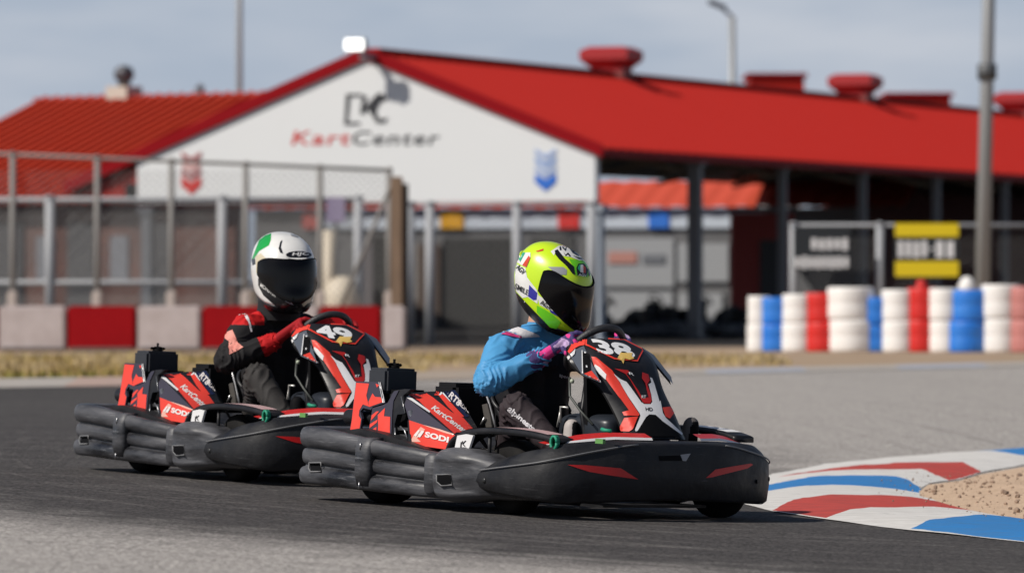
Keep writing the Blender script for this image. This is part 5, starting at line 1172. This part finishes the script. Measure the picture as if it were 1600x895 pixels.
pose(PA, KM); tag(PA, 'driver in a sky blue jacket and neon yellow helmet steering the leading kart', 'person')

# --- following driver: black and red suit, white helmet
JB = dict(JA); JB.update(upper=(-.10, .04, .68), neck=(-.11, .03, .79), head=(-.07, .02, .92), elR=(.05, -.345, .575), shR=(-.075, -.165, .735), shL=(-.05, .26, .735), knR=(.17, -.24, .50), hpR=(-.08, -.05, .23), wrR=(.165, -.155, .675))
def pickB(J):
    def f(c, n):
        dU, tU = seg_d(c, J['shR'], J['elR']); dU2, tU2 = seg_d(c, J['shL'], J['elL']); dF = min(seg_d(c, J['elR'], J['wrR'])[0], seg_d(c, J['elL'], J['wrL'])[0]); da = min(dU, dU2, dF)
        dl = min(seg_d(c, J['hpR'], J['knR'])[0], seg_d(c, J['knR'], J['anR'])[0], seg_d(c, J['hpL'], J['knL'])[0], seg_d(c, J['knL'], J['anL'])[0]); dt = min(seg_d(c, J['hip'], J['chest'])[0], seg_d(c, J['chest'], J['upper'])[0])
        if c.z > .82 and (Vector((c.x, c.y)) - Vector((-.03, .05))).length < .11: return 3
        if dl < .13 and dl < da and (c.z < .38 or dl < dt): return 2
        if c.z > .755 and (c - Vector(J['shR'])).length < .135 and c.y < -.09: return 1
        if c.z > .755 and (c - Vector(J['shL'])).length < .135 and c.y > .19: return 1
        if seg_d(c, J['elR'], J['wrR'])[0] < .07 and seg_d(c, J['elR'], J['wrR'])[1] > .74: return 1
        return 0
    return f
PB, bodyB = driver(KMB, JB, dict(mats=[SUITB, SUITR, GREYP, BALA], pick=pickB, gl=[GRED, SUITR, SUITB], glpick=lambda wr, wv: (lambda c, n: 1 if (c - wr).dot(wv) < .02 else 0),
    bootR=((.43, -.165, .20), (.415, -.165, .385), (.40, -.17, .24), mat('boot_dark', (0.035, 0.034, 0.036)), BLK0), bootL=((.64, .29, .20), (.675, .295, .385), (.60, .28, .26), mat('boot_dark', (0.035, 0.034, 0.036)), BLK0)))
KBi = KMB.inverted(); KB3 = KBi.to_3x3()
def rayB(px, py):
    o, d = cam_ray(px, py); return KBi @ o, (KB3 @ d).normalized()
def H2(*p): return [(380 + x / 5.964, 350 + y / 5.967) for x, y in p]
def J2(*p): return [(330 + x / 4.474, 460 + y / 4.475) for x, y in p]
BBb = BVHTree.FromPolygons([tuple(v.co) for v in bodyB.data.vertices], [list(p.vertices) for p in bodyB.data.polygons])
b = MB(); decal(b, BBb, J2((95, 270), (150, 250), (170, 300), (185, 340), (225, 370), (190, 390), (130, 420), (118, 370), (125, 330), (100, 310)), PRNT, .004, 3, rayB); b.build('sleeve_print', PB)
b = MB(); decal(b, BBb, J2((160, 110), (190, 98), (235, 120), (265, 170), (285, 260), (275, 265), (255, 190), (225, 140), (180, 118)), JWHT, .004, 2.5, rayB); b.build('shoulder_piping', PB)
b = MB()
def neckt(t, h): a = 2 * math.pi * t; return Vector((-.085 + .02 * h / .1 + (.112 - .5 * (h - .06) ** 2) * math.cos(a), .025 + .108 * math.sin(a), .78 + h + .006 * mnoise.noise(Vector((math.cos(a) * 3, math.sin(a) * 3, h * 30)))))
b.grid(lambda u, w_: neckt(u, .16 * w_), 32, 10, BALA); b.build('neck_warmer', PB)
HB_ = head_matrix((-.015, .005, 1.035), -14, 12, 2, 1.19)
bh, vh = helmet(PB, HB_, HWH, VIS, (76, lambda q: .072 - .004 * q - .03 * q ** 5, lambda q: -.092 + .082 * q ** 1.8)); Bh = bh.bvh()
for pl, m, z in [(H2((80, 330), (150, 150), (205, 108), (262, 88), (258, 150), (240, 200), (150, 252), (105, 320)), HGRN, 0), (H2((165, 272), (218, 325), (150, 492), (122, 450), (118, 300)), HCRM, 0), (H2((140, 500), (250, 600), (350, 665), (500, 690), (620, 665), (690, 560), (700, 650), (640, 800), (560, 850), (430, 842), (300, 762), (190, 665), (142, 575)), HBLK, 0),
                 (H2((80, 330), (112, 320), (115, 372), (90, 385)), HBLK, 1), (H2((330, 230), (345, 170), (365, 150), (350, 215), (372, 275), (345, 268)), HBLK, 1), (H2((620, 165), (660, 200), (655, 245), (635, 205)), HBLU, 1), (H2((440, 95), (520, 110), (500, 125), (445, 112)), HGRY, 1), (H2((640, 250), (690, 330), (720, 320), (700, 420), (680, 330)), HBLK, 0),
                 (H2((340, 660), (430, 700), (465, 755), (400, 725)), HGRY, 1), (H2((355, 672), (425, 708), (448, 742), (400, 716)), HBLK, 2), (H2((545, 745), (630, 680), (625, 715), (560, 770)), mat('helmet_cream', (0.62, 0.55, 0.40)), 1), (H2((500, 650), (550, 640), (552, 665), (505, 672)), HGRY, 1)]:
    decal(bh, Bh, pl, m, .0012 + .001 * z, 2.5, rayB)
hb = bh.build('helmet', PB); vb_ = vh.build('visor', hb)
Bv2 = BVHTree.FromPolygons([tuple(v) for v in bh.v] + [tuple(v) for v in vh.v], bh.f + [[i + len(bh.v) for i in f] for f in vh.f])
b = MB(); decal(b, Bv2, H2(*[(515 + 128 * math.cos(t), 290 + 42 * math.sin(t)) for t in (k * .35 for k in range(18))]), HWH, .003, 2.5, rayB); decal(b, Bv2, H2(*[(515 + 118 * math.cos(t), 290 + 35 * math.sin(t)) for t in (k * .35 for k in range(18))]), HBLK, .004, 2.5, rayB)
b.build('brow_badge', hb); word(hb, Bv2, 'HJC', H2((450, 308))[0], (25, -1), (2, -6.5), HWH, .006, rayB, bold=.03, mx=3); word(hb, Bh, 'MONSTER', H2((160, 580))[0], (24, 17), (2, -5), HWH, .004, rayB, bold=.01, mx=3)
pose(PB, KMB); tag(PB, 'driver in a black and red suit and white helmet steering the following kart', 'person')

# --- parked rental karts in the shade of the pit building
def dark_kart(px, Y, yaw, lab):
    D = copy_tree(KA); D.matrix_world = Matrix.Translation((at(px, 446, Y).x, Y, 0.004)) @ Matrix.Rotation(yaw, 4, 'Z'); tag(D, lab, 'go-kart', 'parked karts'); 
    for c in list(D.children):
        if any(c.name.startswith(k) for k in ('side_cover', 'engine_cover', 'shelf_trim', 'side_fender', 'tie_strap', 'cover_frame', 'white_sticker', 'seat_bracket', 'gear_rod', 'front_fairing')):
            for g in list(c.children): bpy.data.objects.remove(g)
            bpy.data.objects.remove(c)
    return D

dark_kart(975, 107, R(200), 'dark parked kart nearest the clubhouse corner column, in the shade')
dark_kart(1035, 109, R(235), 'dark parked kart left of the thick shed column, in the shade')
dark_kart(1120, 110, R(215), 'dark parked kart between the thick shed column and the white tyre stack')
